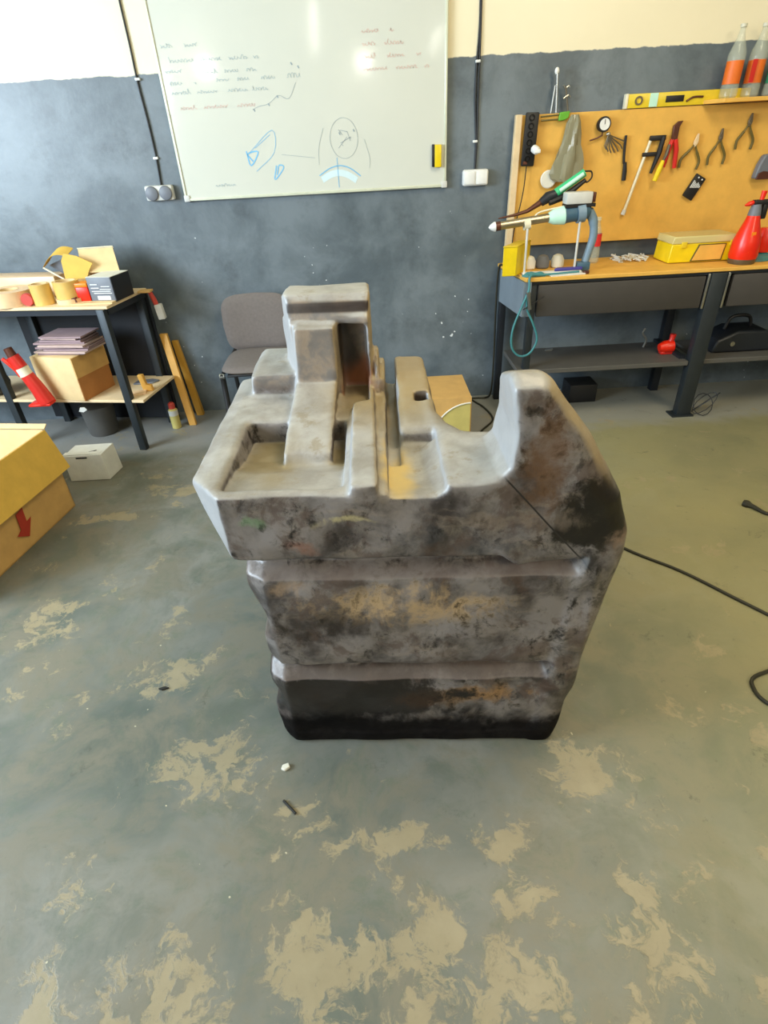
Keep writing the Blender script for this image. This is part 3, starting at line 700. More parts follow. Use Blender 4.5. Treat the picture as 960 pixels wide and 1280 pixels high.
# black long-nose tool
bp = thing('slim_file', 'slim black handled tool hanging left of the quick clamp', 'tool', (1.44, 3.61, 1.255))
MB().tube(smoothpath([(1.422, 3.610, 1.470), (1.424, 3.610, 1.42), (1.432, 3.610, 1.35), (1.438, 3.610, 1.34)]), .0075).build('shank', 'black', bp)
MB().tube([(1.440, 3.610, 1.345), (1.446, 3.610, 1.30), (1.448, 3.610, 1.258)], [.009, .012, .012], 10).build('grip', 'black', bp)
# quick clamp
qc = thing('bar_clamp', 'quick bar clamp with long pale bar and black jaws on the tool board', 'clamp', (1.56, 3.60, 1.10))
bar = MB().tube([(1.563, 3.608, 1.452), (1.478, 3.608, 1.098)], .008, 6); bar.build('bar', 'cream', qc)
MB().cone((1.481, 3.608, 1.110), (1.474, 3.608, 1.085), .012, None, 12).build('end_stop', 'white_dirty', qc)
MB().box((1.553, 3.598, 1.438), (1.640, 3.616, 1.462), bev=.004).build('fixed_jaw', 'black', qc)
MB().box((1.528, 3.598, 1.366), (1.618, 3.616, 1.386), bev=.004).build('sliding_jaw', 'black', qc)
MB().tube([(1.628, 3.606, 1.455), (1.618, 3.606, 1.38), (1.592, 3.606, 1.285)], [.013, .015, .008], 8).build('spine', 'black', qc)
# yellow-handled knife
yk = thing('utility_knife', 'knife with a yellow handle hung point up against the bar clamp', 'knife', (1.62, 3.585, 1.25))
MB().tube([(1.640, 3.585, 1.345), (1.630, 3.585, 1.31), (1.612, 3.585, 1.248)], [.009, .014, .013], 10).build('grip', 'yellow', yk)
MB().tube([(1.641, 3.585, 1.345), (1.652, 3.585, 1.372), (1.658, 3.585, 1.418)], [.006, .010, .008], 8).build('bolster', 'steel_old', yk)
# dial gauge with its bracket
dg = thing('dial_gauge', 'round white dial gauge hung on the tool board', 'gauge', (1.288, 3.60, 1.49))
MB().turn((1.288, 3.616, 1.525), (1.288, 3.585, 1.525), [(0, .034), (.8, .036), (1, .033)], 28).build('case', 'black', dg)
dial = MB().cone((1.288, 3.5845, 1.525), (1.288, 3.583, 1.525), .027, None, 28).build('dial', 'white_plastic', dg)
MB().box((1.286, 3.5815, 1.525), (1.2885, 3.583, 1.548)).build('needle', 'black', dial)
MB().tube([(1.288, 3.604, 1.492), (1.289, 3.604, 1.476), (1.262, 3.604, 1.464), (1.225, 3.604, 1.455)], .004).build('stem', 'brown_tool', dg)
hx = thing('hex_key_set', 'fan of small steel hex keys hung right of the dial gauge', 'hex keys', (1.36, 3.605, 1.42))
for i in range(7):
    an = R(-20 - i * 14); L_ = .10 - .008 * i
    MB().tube([(1.322, 3.609 - .0015 * i, 1.478), (1.322 + L_ * math.cos(an), 3.609 - .0015 * i, 1.478 + L_ * math.sin(an)), (1.322 + L_ * math.cos(an) + .012, 3.609 - .0015 * i, 1.478 + L_ * math.sin(an) - .018)], .0035, 6).build('key', 'steel_old', hx)
MB().ball((1.322, 3.604, 1.480), (.012, .010, .010), 10).build('ring', 'steel', hx)
# card of bits
bc = thing('bit_card', 'black card of silver drill bits tilted on the tool board', 'bit set', (1.858, 3.61, 1.135))
k = MB().box((1.825, 3.604, 1.145), (1.890, 3.617, 1.265), bev=.003); k.rotate((0, R(28), 0), (1.858, 3.61, 1.205)); bcc = k.build('card', 'black', bc)
for i in range(6):
    k = MB().cone((1.836 + i * .0088, 3.6025, 1.192 + .004 * i), (1.836 + i * .0088, 3.6025, 1.232 - .004 * (i % 3)), .0032, None, 6); k.rotate((0, R(28), 0), (1.858, 3.61, 1.205)); k.build('bit', 'white_dirty', bcc)
for u in (1.846, 1.870):
    k = MB().cone((u, 3.603, 1.252), (u, 3.600, 1.252), .004, None, 10); k.rotate((0, R(28), 0), (1.858, 3.61, 1.205)); k.build('stud', 'white_plastic', bcc)
# tape measure at the right edge
tm = thing('tape_measure', 'grey case hanging at the right edge of the tool board', 'tape measure', (2.21, 3.595, 1.22))
MB().prism([(2.172, 1.232), (2.182, 1.30), (2.20, 1.345), (2.26, 1.352), (2.275, 1.232)], 'y', 3.575, 3.617).build('case', 'grey_plastic', tm, bev=.008)
MB().prism([(2.176, 1.228), (2.185, 1.258), (2.21, 1.268), (2.255, 1.262), (2.262, 1.228)], 'y', 3.568, 3.576).build('grip', 'brown_tool', tm, bev=.002)
# crumpled hanging bag
n_ = 26; vs = []; fs = []; r_ = random.Random(8)
lev = [(1.575, .018), (1.54, .034), (1.49, .040), (1.44, .050), (1.40, .062), (1.36, .074), (1.31, .078), (1.285, .070), (1.27, .045)]
for j, (zz, rr) in enumerate(lev):
    cxx = 1.125 - (1.575 - zz) * .055
    for i in range(n_):
        a_ = 2 * PI * i / n_; k_ = 1 + .20 * math.sin(5 * a_ + j * .6) + r_.uniform(-.13, .13)
        vs.append((cxx + math.cos(a_) * rr * k_, 3.590 + math.sin(a_) * min(rr, .026) * k_, zz))
for j in range(len(lev) - 1):
    for i in range(n_): fs.append((j * n_ + i, j * n_ + (i + 1) % n_, (j + 1) * n_ + (i + 1) % n_, (j + 1) * n_ + i))
fs += [tuple(range(n_)), tuple(range((len(lev) - 1) * n_, len(lev) * n_))[::-1]]
tag(MB().add(vs, fs).build('plastic_bag', 'bag', angle=20), 'crumpled grey plastic bag hanging on the tool board above the power tool', 'bag')
tag(MB().turn((1.02, 3.612, 1.285), (1.02, 3.598, 1.285), [(0, .042), (.7, .045), (1, .040)], 28).build('sanding_disc', 'white_foam'), 'pale round disc hung low on the tool board behind the green tool', 'disc')
# green clamp with rods
gc = thing('squeeze_clamp', 'bright green clamp with two thin rods at the top of the tool board', 'clamp', (1.03, 3.60, 1.55))
MB().tube([(.945, 3.602, 1.573), (1.045, 3.602, 1.578)], .004).build('rod', 'olive_handle', gc); MB().tube([(.950, 3.602, 1.556), (1.045, 3.602, 1.558)], .004).build('rod', 'olive_handle', gc)
MB().prism([(1.040, 1.550), (1.044, 1.588), (1.098, 1.592), (1.092, 1.562), (1.070, 1.552)], 'y', 3.590, 3.612).build('body', 'green', gc, bev=.004)
# steel gauges standing on the board's edge
cl = thing('steel_caliper', 'tall steel caliper standing above the left part of the tool board', 'caliper', (1.035, 3.632, 1.586))
MB().tube([(1.034, 3.632, 1.588), (1.020, 3.632, 1.772)], .006).build('leg', 'steel', cl); MB().tube([(1.006, 3.632, 1.588), (1.010, 3.632, 1.64), (1.016, 3.632, 1.705)], .005).build('leg', 'steel', cl)
MB().ball((1.018, 3.632, 1.765), (.012, .008, .016), 12).build('pivot', 'white_plastic', cl)
cl = thing('small_caliper', 'short hooked steel gauge standing right of the tall caliper', 'caliper', (1.09, 3.632, 1.586))
MB().tube([(1.096, 3.632, 1.588), (1.088, 3.632, 1.63), (1.070, 3.632, 1.70)], .005).build('leg', 'steel_old', cl)
MB().tube(smoothpath([(1.058, 3.632, 1.705), (1.070, 3.632, 1.692), (1.088, 3.632, 1.700), (1.092, 3.632, 1.693)]), .004).build('hook', 'steel', cl)
MB().tube(smoothpath([(1.066, 3.632, 1.646), (1.078, 3.632, 1.655), (1.092, 3.632, 1.660), (1.102, 3.632, 1.650)]), .005).build('hook', 'steel', cl)

# ------------------------------------------------------------------ on the workbench
yb = thing('yellow_box', 'small bright yellow box at the left corner of the workbench', 'box', (.80, 3.33, BZ))
k = MB().prism([(.715, 3.245), (.790, 3.245), (.905, 3.42), (.835, 3.42)], 'z', BZ + .001, 1.000); k.build('body', 'yellow', yb, bev=.003)
k = MB().prism([(.712, 3.242), (.791, 3.242), (.907, 3.422), (.833, 3.422)], 'z', 1.000, 1.008); k.build('lid', 'yellow_level', yb, bev=.002)
# holder of the power tool
hd = thing('tool_stand', 'white stand of two posts carrying the long power tool', 'stand', (1.0, 3.30, BZ))
MB().box((.832, 3.236, BZ + .001), (1.15, 3.290, BZ + .012), bev=.003).build('base', 'white_plastic', hd)
for u, zt in ((.843, 1.083), (1.118, 1.105)):
    MB().tube([(u, 3.272, BZ + .010), (u, 3.276, zt)], .0065).build('post', 'white_dirty', hd)
MB().ring((.826, 3.30, 1.102), (.858, 3.30, 1.106), .030, .0215).build('saddle', 'cream', hd)
MB().ring((1.100, 3.30, 1.140), (1.140, 3.30, 1.146), .049, .041).build('saddle', 'blue_grip', hd)
pt = thing('power_tool', 'long-barrelled electric tool with a blue-grey body lying on the stand', 'power tool', (1.0, 3.30, 1.09))
A = Vector((.672, 3.30, 1.098)); B = Vector((.965, 3.30, 1.128))
MB().cone(A, B, .021, None, 24).build('barrel', 'steel_tube', pt)
MB().turn(A - Vector((.032, 0, .003)), A + Vector((.004, 0, 0)), [(0, .003), (.3, .014), (.8, .024), (1, .024)], 20).build('tip', 'white_plastic', pt)
MB().cone(A + Vector((.003, 0, 0)), A + Vector((.03, 0, .003)), .0225, None, 20).build('collar', 'brown_tool', pt)
MB().turn((.955, 3.30, 1.126), (1.035, 3.30, 1.134), [(0, .024), (.3, .036), (1, .045)], 24).build('gear_housing', 'mint_pale', pt)
MB().turn((1.033, 3.30, 1.134), (1.175, 3.30, 1.150), [(0, .045), (.1, .040), (.75, .040), (.9, .034), (1, .02)], 24).build('motor_body', 'blue_tool', pt)
MB().tube(smoothpath([(1.165, 3.30, 1.150), (1.196, 3.30, 1.10), (1.208, 3.30, 1.03), (1.196, 3.30, .96), (1.182, 3.30, .90)]), [.024] * 8 + [.021] * 17, 14).build('grip', 'blue_grip', pt)
MB().box((1.130, 3.272, BZ + .004), (1.205, 3.33, .902), bev=.006).build('grip_foot', 'blue_tool', pt)
MB().box((1.030, 3.262, 1.186), (1.165, 3.338, 1.240), bev=.006).build('control_box', 'white_dirty', pt)
MB().box((1.0305, 3.268, 1.170), (1.186, 3.334, 1.186)).build('box_mount', 'black', pt)
MB().box((1.166, 3.268, 1.190), (1.184, 3.334, 1.236), bev=.004).build('box_end', 'brown_tool', pt)
MB().tube(smoothpath([(.873, 3.30, 1.128), (.90, 3.30, 1.152), (.95, 3.30, 1.164), (1.03, 3.30, 1.176)]), .004).build('strap', 'cream', pt)
# green and black tool lying over it
gr = thing('green_hand_tool', 'green and white hand tool with a long black nozzle resting above the power tool', 'hand tool', (1.05, 3.40, 1.24))
MB().tube([(1.005, 3.385, 1.232), (1.145, 3.385, 1.318)], [.022, .020], 16).build('body', 'mint', gr)
MB().tube([(1.020, 3.366, 1.243), (1.135, 3.366, 1.314)], .010, 10).build('label_panel', 'mint_pale', gr)
MB().tube([(1.008, 3.385, 1.230), (.965, 3.385, 1.215), (.93, 3.385, 1.190)], [.022, .027, .020], 14).build('nose', 'steel_dark', gr)
MB().tube([(.935, 3.385, 1.196), (.86, 3.38, 1.155), (.80, 3.37, 1.142), (.700, 3.35, 1.130)], [.016, .010, .008, .003], 10).build('nozzle', 'brown_tool', gr)
MB().tube([(.97, 3.372, 1.19), (1.05, 3.372, 1.215), (1.155, 3.385, 1.285)], [.016, .018, .010], 10).build('lever', 'black', gr)
MB().tube(smoothpath([(1.145, 3.385, 1.325), (1.180, 3.385, 1.322), (1.186, 3.385, 1.295), (1.165, 3.385, 1.275), (1.148, 3.385, 1.282)]), .004).build('cord_loop', 'black', gr)
# cups and rags under the tool
for (u, v, r0, mt, lab) in [(.905, 3.42, .036, 'white_plastic', 'round white cup on the bench under the power tool'), (.985, 3.43, .038, 'grey_plastic', 'grey rounded cup beside the white one under the power tool'), (1.07, 3.43, .036, 'white_foam', 'third pale cup under the power tool, nearest its grip')]:
    k = MB().turn((u, v, BZ), (u, v, BZ + .07), [(0, r0 * .8), (.1, r0), (.6, r0), (.9, r0 * .7), (1, r0 * .3)], 20)
    tag(k.build('plastic_cup', mt), lab, 'cup', 'cups under the power tool')
def rag(name, mat, c, sx, sy, sz, seed):
    r_ = random.Random(seed); N = 18; vs = []; fs = []
    ph = [r_.uniform(0, 6) for _ in range(4)]
    for lay in (0, 1):
        for i in range(N):
            for j in range(N):
                u, v = i / (N - 1) * 2 - 1, j / (N - 1) * 2 - 1
                e = max(0, 1 - max(abs(u), abs(v)) ** 3)
                hz = sz * e * (.55 + .45 * math.sin(5 * u + ph[0] + 2 * v) * math.cos(4 * v + ph[1])) if lay == 0 else 0
                vs.append((c[0] + sx * u * (1 + .10 * math.sin(4 * v + ph[2])), c[1] + sy * v * (1 + .10 * math.sin(4 * u + ph[3])), c[2] + .001 + hz + (.003 if lay == 0 else 0)))
    for lay in (0, 1):
        for i in range(N - 1):
            for j in range(N - 1):
                k = lay * N * N + i * N + j; f = (k, k + N, k + N + 1, k + 1); fs.append(f if lay else f[::-1])
    M0 = N * N
    for i in range(N - 1):
        for a_, b_ in (((i) * N, (i + 1) * N), (i * N + N - 1, (i + 1) * N + N - 1), (i, i + 1), ((N - 1) * N + i, (N - 1) * N + i + 1)):
            fs.append((a_, b_, b_ + M0, a_ + M0))
    return MB().add(vs, fs).build(name, mat, angle=60)
tag(rag('blue_rag', 'teal', (.885, 3.225, BZ), .060, .030, .022, 3), 'crumpled teal rag at the front left of the workbench', 'rag')
hs = thing('air_hose', 'teal hose coiled on the bench front and looping down past its left end', 'hose', (.86, 3.2, BZ))
MB().tube(smoothpath([(1.13, 3.225, BZ + .010), (1.0, 3.205, BZ + .009), (.90, 3.19, BZ + .010), (.85, 3.165, BZ + .008), (.845, 3.150, .80), (.815, 3.145, .72), (.775, 3.145, .60), (.775, 3.145, .50), (.82, 3.145, .445), (.88, 3.145, .455), (.915, 3.145, .53),
                       (.885, 3.145, .62), (.845, 3.15, .70), (.835, 3.15, .78)]), .006).build('tube', 'teal', hs)
MB().tube([(.842, 3.142, .79), (.852, 3.142, .735), (.856, 3.142, .70)], [.012, .009, .011], 10).build('coupling', 'steel', hs)
MB().tube([(.82, 3.140, .70), (.93, 3.140, .765)], .003).build('tie', 'rubber', hs)
tag(MB().box((.965, 3.185, BZ + .0005), (1.155, 3.238, BZ + .006), rot=(0, 0, R(6))).build('paper_sheet', 'white_plastic'), 'white paper strip at the bench edge under the hose', 'paper')
tag(MB().prism([(1.00, 3.245), (1.16, 3.255), (1.15, 3.28), (1.02, 3.275)], 'z', BZ + .013, BZ + .028).build('violet_cloth', 'violet', bev=.004), 'folded violet cloth on the stand base', 'cloth')
tag(MB().ring((1.165, 3.215, BZ + .001), (1.165, 3.215, BZ + .014), .018, .008).build('brown_ring', 'brown_tool'), 'small dark ring on the bench beside the power tool', 'ring')
# red label bottle
rb = thing('soda_bottle', 'clear plastic bottle with a red label on the bench beside the power tool', 'bottle', (1.30, 3.50, BZ))
x_, y_ = 1.30, 3.50
MB().turn((x_, y_, BZ), (x_, y_, BZ + .235), [(0, .024), (.04, .030), (.35, .029), (.4, .027), (.62, .029), (.75, .022), (.88, .012), (.96, .012)], 24).build('shell', 'pet', rb)
MB().turn((x_, y_, BZ + .09), (x_, y_, BZ + .155), [(0, .0295), (1, .0295)], 24, caps=False).build('label_band', 'label_red', rb)
MB().cone((x_, y_, BZ + .222), (x_, y_, BZ + .238), .014, None, 14).build('cap', 'cream', rb)
# small parts
r_ = random.Random(12); k = MB()
for i in range(46):
    u, v = r_.uniform(1.42, 1.62), r_.uniform(3.44, 3.58); a_ = r_.uniform(0, PI); l_ = r_.uniform(.012, .032); q = BZ + r_.uniform(.004, .018)
    k.tube([(u - l_ * math.cos(a_), v - l_ * math.sin(a_), q), (u + l_ * math.cos(a_), v + l_ * math.sin(a_), q + r_.uniform(-.002, .012))], r_.uniform(.003, .006), 6)
stuff(tag(k.build('metal_scraps', 'white_dirty'), 'heap of small metal parts at the back of the bench', 'metal parts'))
# yellow parts case
yc = thing('parts_case', 'yellow parts case with a clear lid on the bench', 'case', (1.87, 3.42, BZ))
MB().prism([(1.665, .858), (1.672, .955), (2.025, .955), (2.030, .858)], 'y', 3.34, 3.53).build('tray', 'yellow', yc, bev=.006)
MB().prism([(1.668, .955), (1.675, .992), (2.020, .992), (2.026, .955)], 'y', 3.335, 3.535).build('lid', 'case_lid', yc, bev=.005)
MB().prism([(1.795, .868), (1.825, .944), (1.965, .944), (1.955, .868)], 'y', 3.333, 3.341).build('window', 'ply_honey', yc, bev=.001)
MB().prism([(1.787, .863), (1.819, .949), (1.972, .949), (1.962, .863)], 'y', 3.335, 3.341).build('window_rim', 'olive_handle', yc, bev=.001)
for u in (1.72, 1.99): MB().box((u, 3.331, .935), (u + .03, 3.341, .965), bev=.002).build('latch', 'yellow_level', yc)
# sprayer
sp = thing('pump_sprayer', 'red pump spray bottle with black head at the right end of the bench', 'sprayer', (2.033, 3.262, BZ))
sx_, sy_ = 2.033, 3.262
MB().turn((sx_, sy_, BZ + .026), (sx_, sy_, BZ + .235), [(0, .068), (.08, .072), (.45, .066), (.85, .038), (1, .030)], 32).build('tank', 'red_bright', sp)
MB().turn((sx_, sy_, BZ), (sx_, sy_, BZ + .027), [(0, .062), (.2, .066), (1, .068)], 32).build('base_ring', 'steel_old', sp)
MB().turn((sx_, sy_, BZ + .233), (sx_, sy_, BZ + .285), [(0, .031), (.5, .028), (1, .022)], 20).build('neck', 'grey_plastic', sp)
MB().box((sx_ - .022, sy_ - .018, BZ + .283), (sx_ + .085, sy_ + .018, BZ + .305), bev=.005).build('head', 'black', sp)
MB().box((sx_ + .030, sy_ - .014, BZ + .215), (sx_ + .058, sy_ + .014, BZ + .290), bev=.005).build('handle', 'black', sp)
MB().turn((sx_ - .022, sy_, BZ + .293), (sx_ - .062, sy_, BZ + .282), [(0, .011), (.5, .012), (1, .004)], 14).build('nozzle', 'red_bright', sp)
MB().tube([(sx_ + .018, sy_, BZ + .300), (sx_ + .022, sy_, BZ + .345)], [.010, .014], 10).build('plunger', 'red_bright', sp)
MB().box((sx_ - .016, sy_ - .062, BZ + .06), (sx_ + .006, sy_ - .055, BZ + .16), rot=(R(-8), 0, 0)).build('label_strip', 'orange', sp)
tag(MB().turn((2.215, 3.40, BZ + .03), (2.215, 3.40, BZ + .15), [(0, .045), (.6, .050), (1, .03)], 20).build('red_cup', 'red_bright'), 'red plastic cup behind the sprayer on the teal rag', 'cup')
tag(rag('teal_rag', 'teal', (2.21, 3.37, BZ), .10, .10, .028, 8), 'crumpled teal rag on the bench right of the sprayer', 'rag')

# ------------------------------------------------------------------ under the bench
rr_ = thing('red_power_tool', 'small red power tool lying on the lower shelf of the workbench', 'power tool', (1.79, 3.42, .346))
MB().turn((1.72, 3.33, .385), (1.80, 3.33, .392), [(0, .022), (.4, .036), (1, .036)], 20).build('motor', 'red_bright', rr_)
MB().tube([(1.775, 3.33, .400), (1.787, 3.33, .43), (1.79, 3.33, .462)], [.020, .015, .018], 12).build('grip', 'red', rr_)
MB().box((1.73, 3.31, .346), (1.80, 3.35, .362), bev=.004).build('foot', 'red', rr_)
tag(MB().tube(smoothpath([(1.68, 3.45, .352), (1.69, 3.45, .40), (1.66, 3.45, .44), (1.67, 3.45, .47)]), .006).build('bent_rod', 'steel'), 'short bent steel rod standing left of the red power tool', 'rod')
tag(MB().prism([(1.08, .346), (1.09, .352), (1.13, .356), (1.12, .346)], 'y', 3.50, 3.52).build('metal_chip', 'steel'), 'small bright metal chip on the left lower shelf', 'scrap')
dk = thing('dark_tool_case', 'dark machine case on the right lower shelf of the workbench', 'case', (2.2, 3.40, .346))
MB().prism([(2.02, .347), (2.04, .42), (2.15, .47), (2.32, .47), (2.40, .42), (2.42, .347)], 'y', 3.28, 3.48).build('body', 'steel_dark', dk, bev=.012)
MB().tube(smoothpath([(2.12, 3.38, .46), (2.15, 3.38, .53), (2.25, 3.38, .53), (2.28, 3.38, .46)]), .010).build('handle', 'black', dk)
MB().cone((2.13, 3.279, .40), (2.13, 3.272, .40), .014, None, 14).build('knob', 'steel', dk)
tag(MB().box((1.26, 3.46, 0), (1.44, 3.62, .12), bev=.006).build('dark_box', 'black'), 'black box on the floor under the workbench', 'box')
w_ = MB(); r_ = random.Random(4)
for i in range(3):
    c_ = (1.99 + .02 * i, 3.17 + .02 * i, .06)
    w_.tube([(c_[0] + (.06 + .006 * i) * math.cos(a_ / 12 * 2 * PI), c_[1] + .03 * math.sin(a_ / 12 * 2 * PI), .008 + .12 * (1 + math.sin(a_ / 12 * 2 * PI + i)) / 2) for a_ in range(12)], .0028, 6, closed=True)
tag(w_.build('wire_coil', 'steel_dark'), 'loose coil of thin wire beside the foot of the workbench leg', 'wire')

# ------------------------------------------------------------------ bench cord, floor cord
tag(MB().tube(smoothpath([(.79, 3.56, .86), (.772, 3.60, .83), (.768, 3.60, .60), (.775, 3.60, .30), (.77, 3.60, .06), (.74, 3.62, .006), (.68, 3.62, .006), (.640, 3.60, .006), (.70, 3.45, .006), (.72, 3.26, .006), (.62, 3.10, .006), (.56, 2.96, .006), (.54, 2.7, .006), (.75, 2.25, .006),
                                (1.007, 1.891, .006), (1.178, 1.715, .006), (1.306, 1.539, .006), (1.372, 1.448, .006), (1.55, 1.20, .006), (1.50, 1.0, .006), (1.30, 1.0, .006), (1.165, 1.06, .006), (1.135, 1.13, .006), (1.19, 1.19, .006), (1.45, 1.22, .006), (2.0, 1.1, .006)]), .006).build('extension_cord', 'cord_olive'),
    'black cord running from the bench across the floor and out of frame at right', 'cord')
# scrap end of cord at right
tag(MB().tube(smoothpath([(1.685, 2.165, .012), (1.71, 2.13, .012), (1.74, 2.075, .008), (1.80, 2.03, .008)]), [.016, .018, .019, .018, .014, .011, .010, .010, .009, .009, .008, .008, .008, .007, .007, .007, .007, .006, .006]).build('cord_stub', 'cord_olive'),
    'short knotted dark cord stub lying on the floor at the right edge', 'cord')
# litter in front of the tank
tag(MB().prism([(-.335, .962), (-.318, .968), (-.312, .955), (-.326, .945), (-.338, .950)], 'z', .0005, .010).build('foil_scrap', 'white_foam', bev=.002), 'crumpled pale foil scrap on the floor in front of the tank', 'scrap')
tag(MB().tube([(-.320, .858, .004), (-.283, .820, .004)], .0035).build('splinter', 'rubber'), 'thin dark splinter on the floor in front of the tank', 'splinter')
tag(MB().prism([(-.79, 1.268), (-.77, 1.276), (-.755, 1.270), (-.775, 1.262)], 'z', .0005, .006).build('dark_chip', 'rubber'), 'small dark chip on the floor left of the tank', 'scrap')

# ------------------------------------------------------------------ chair behind the tank
ch = thing('office_chair', 'grey-brown upholstered stacking chair with black legs against the wall', 'chair', (-.70, 3.48, 0))
def cushion(P, nx_=20, nz_=16, thick=.03, fn=None):
    """pillow-shaped pad over a superellipse; fn maps (u, v, side, bulge) to a point"""
    vs = []; fs = []
    for s in (1, -1):
        for j in range(nz_ + 1):
            for i in range(nx_):
                rr = j / nz_; a_ = 2 * PI * i / nx_; c_, s_ = math.cos(a_), math.sin(a_)
                e = .42; u = rr * math.copysign(abs(c_) ** e, c_); v = rr * math.copysign(abs(s_) ** e, s_)
                vs.append(fn(u, v, s * thick * (1 - rr ** 4) ** .5))
    for k_ in (0, 1):
        o_ = k_ * (nz_ + 1) * nx_
        for j in range(nz_):
            for i in range(nx_):
                f = (o_ + j * nx_ + i, o_ + j * nx_ + (i + 1) % nx_, o_ + (j + 1) * nx_ + (i + 1) % nx_, o_ + (j + 1) * nx_ + i); fs.append(f)
    return MB().add(vs, fs)
M['chair_fabric'] = simple('chair_fabric', C(112, 104, 100), .9, 0, .12, 60, .25)
cushion(None, 28, 10, .026, lambda u, v, t_: (-.715 + .215 * u * (1 - .08 * (v < 0) * abs(v)), 3.56 - .04 * (1 - u * u) * 0 + .035 * v * .6 + .02 * (1 - u * u) + t_, .600 + .165 * v + .010 * (1 - u * u))).build('backrest', 'chair_fabric', ch, angle=80)
cushion(None, 28, 10, .028, lambda u, v, t_: (-.685 + .225 * u, 3.36 + .20 * v, .435 + .008 * v + t_)).build('seat', 'chair_fabric', ch, angle=80)
MB().box((-.87, 3.19, .395), (-.50, 3.55, .408), bev=.004).build('seat_shell', 'black', ch)
for s, xx in ((-1, -.905), (1, -.465)):
    MB().tube(smoothpath([(xx, 3.22, .39), (xx, 3.22, .30), (xx - .01 * -s * -1, 3.16, .002)]), .016, 10).build('leg', 'black', ch)
    MB().tube([(xx, 3.50, .42), (xx, 3.54, .20), (xx, 3.60, .002)], .013, 10).build('leg', 'black', ch)
    MB().tube(smoothpath([(xx, 3.20, .40), (xx, 3.35, .405), (xx, 3.50, .415), (xx + s * -.03, 3.58, .47), (xx - s * .05, 3.605, .56)]), .011, 10).build('side_frame', 'black', ch)
    MB().cone((xx - .014, 3.215, .397), (xx + .014, 3.215, .397), .016, None, 12).build('end_cap', 'steel', ch)
MB().tube([(-.80, 3.59, .50), (-.58, 3.59, .50)], .010).build('back_bar', 'black', ch)

# ------------------------------------------------------------------ cardboard box and round dish behind the tank
cb = thing('open_cardboard_box', 'brown cardboard box with a pale half round panel, on the floor behind the tank', 'box', (.36, 3.2, 0))
W_ = .006
a0, a1, b0, b1, hh = .12, .535, 3.0, 3.38, .262
MB().box((a0, b0, .004), (a1, b0 + W_, hh)).build('side', 'cardboard', cb); MB().box((a0, b1 - W_, .004), (a1, b1, hh)).build('side', 'cardboard', cb)
MB().box((a0, b0 + W_, .004), (a0 + W_, b1 - W_, hh)).build('side', 'cardboard', cb); MB().box((a1 - W_, b0 + W_, .004), (a1, b1 - W_, hh)).build('side', 'cardboard_brown', cb)
MB().box((a0, b0, 0), (a1, b1, .004)).build('bottom', 'cardboard', cb); MB().box((a0, b0, hh), (a1, b1, hh + .004)).build('top_flap', 'cardboard', cb)
arc = [(.528 + .210 * math.cos(R(90 + 3 * i)), .03 + .210 * math.sin(R(90 + 3 * i))) for i in range(0, 29)]
MB().prism([(.528, .008)] + arc + [(arc[-1][0], .008)], 'y', 2.990, 2.999).build('round_panel', 'sand_yellow', cb)
MB().tube([(p[0], 2.988, p[1]) for p in arc], .0045, 8).build('round_rim', 'white_foam', cb)

# ------------------------------------------------------------------ workbench on the left (turned slightly)
TR = R(-9); pc = Vector((-1.405, 3.115, 0))            # front right corner of the top
tb = thing('side_table', 'workshop table with pale plywood top and dark legs at the left wall', 'table', (0, 0, 0))
lt = []
def T(mb): mb.rotate((0, 0, TR), pc); return mb
def Tp(u, v, z_): """u to the left along the front edge, v back from it"""; q = Vector((pc.x - u, pc.y + v, z_)); m = Euler((0, 0, TR)).to_matrix(); return m @ (q - pc * 1.0 + Vector((0, 0, 0))) + pc
tb.location = (-2.1, 3.4, 0)
LT = .845
T(MB().box((pc.x - 1.55, pc.y, LT - .016), (pc.x, pc.y + .44, LT))).build('tabletop', 'ply_pale', tb, bev=.002)
T(MB().box((pc.x - 1.52, pc.y + .02, LT - .050), (pc.x - .01, pc.y + .43, LT - .0165))).build('apron', 'steel_dark', tb)
T(MB().box((pc.x - 1.50, pc.y - .01, .306), (pc.x + .055, pc.y + .40, .322))).build('lower_shelf', 'ply_pale', tb, bev=.002)
for u, v in ((.04, .0), (.80, .0), (1.48, .0), (.04, .40), (.80, .40), (1.48, .40)):
    T(MB().box((pc.x - u - .022, pc.y + v - .014, 0), (pc.x - u + .022, pc.y + v + .026, LT - .016), bev=.003)).build('leg', 'steel_leg', tb)
T(MB().box((pc.x - 1.53, pc.y + .428, .02), (pc.x + .0, pc.y + .438, LT - .018))).build('back_panel', 'navy_board', tb)
T(MB().box((pc.x - 1.54, pc.y + .0, .03), (pc.x - 1.525, pc.y + .43, LT - .018))).build('end_panel', 'steel_dark', tb)  # unseen panel added to keep window light from under the table

# tape rolls
def roll(lab, c, ro, ri, hgt, mat, rot=None):
    t = thing('tape_roll', lab, 'tape roll', c, 'tape rolls on the side table')
    MB().ring((c[0], c[1], c[2] + .0005), (c[0], c[1], c[2] + hgt), ro, ri + .003).build('tape', mat, t)
    MB().ring((c[0], c[1], c[2] + .0005), (c[0], c[1], c[2] + hgt + .001), ri + .003, ri).build('core', 'cardboard_pale', t)
    if rot: t.rotation_euler = rot
    return t
roll('upright tan tape roll standing left of the others, front of the side table', (-1.792, 3.255, LT), .052, .038, .105, 'tape_tan')
roll('wide tan tape roll right of the upright one, on a pale roll', (-1.655, 3.27, LT + .026), .066, .050, .085, 'tape_tan')
roll('flat pale tape roll lying under the wide tan one', (-1.65, 3.26, LT), .072, .05, .026, 'tape_pale')
roll('large peach tape roll lying at the left edge of the side table', (-2.00, 3.31, LT), .125, .05, .075, 'tape_pale')
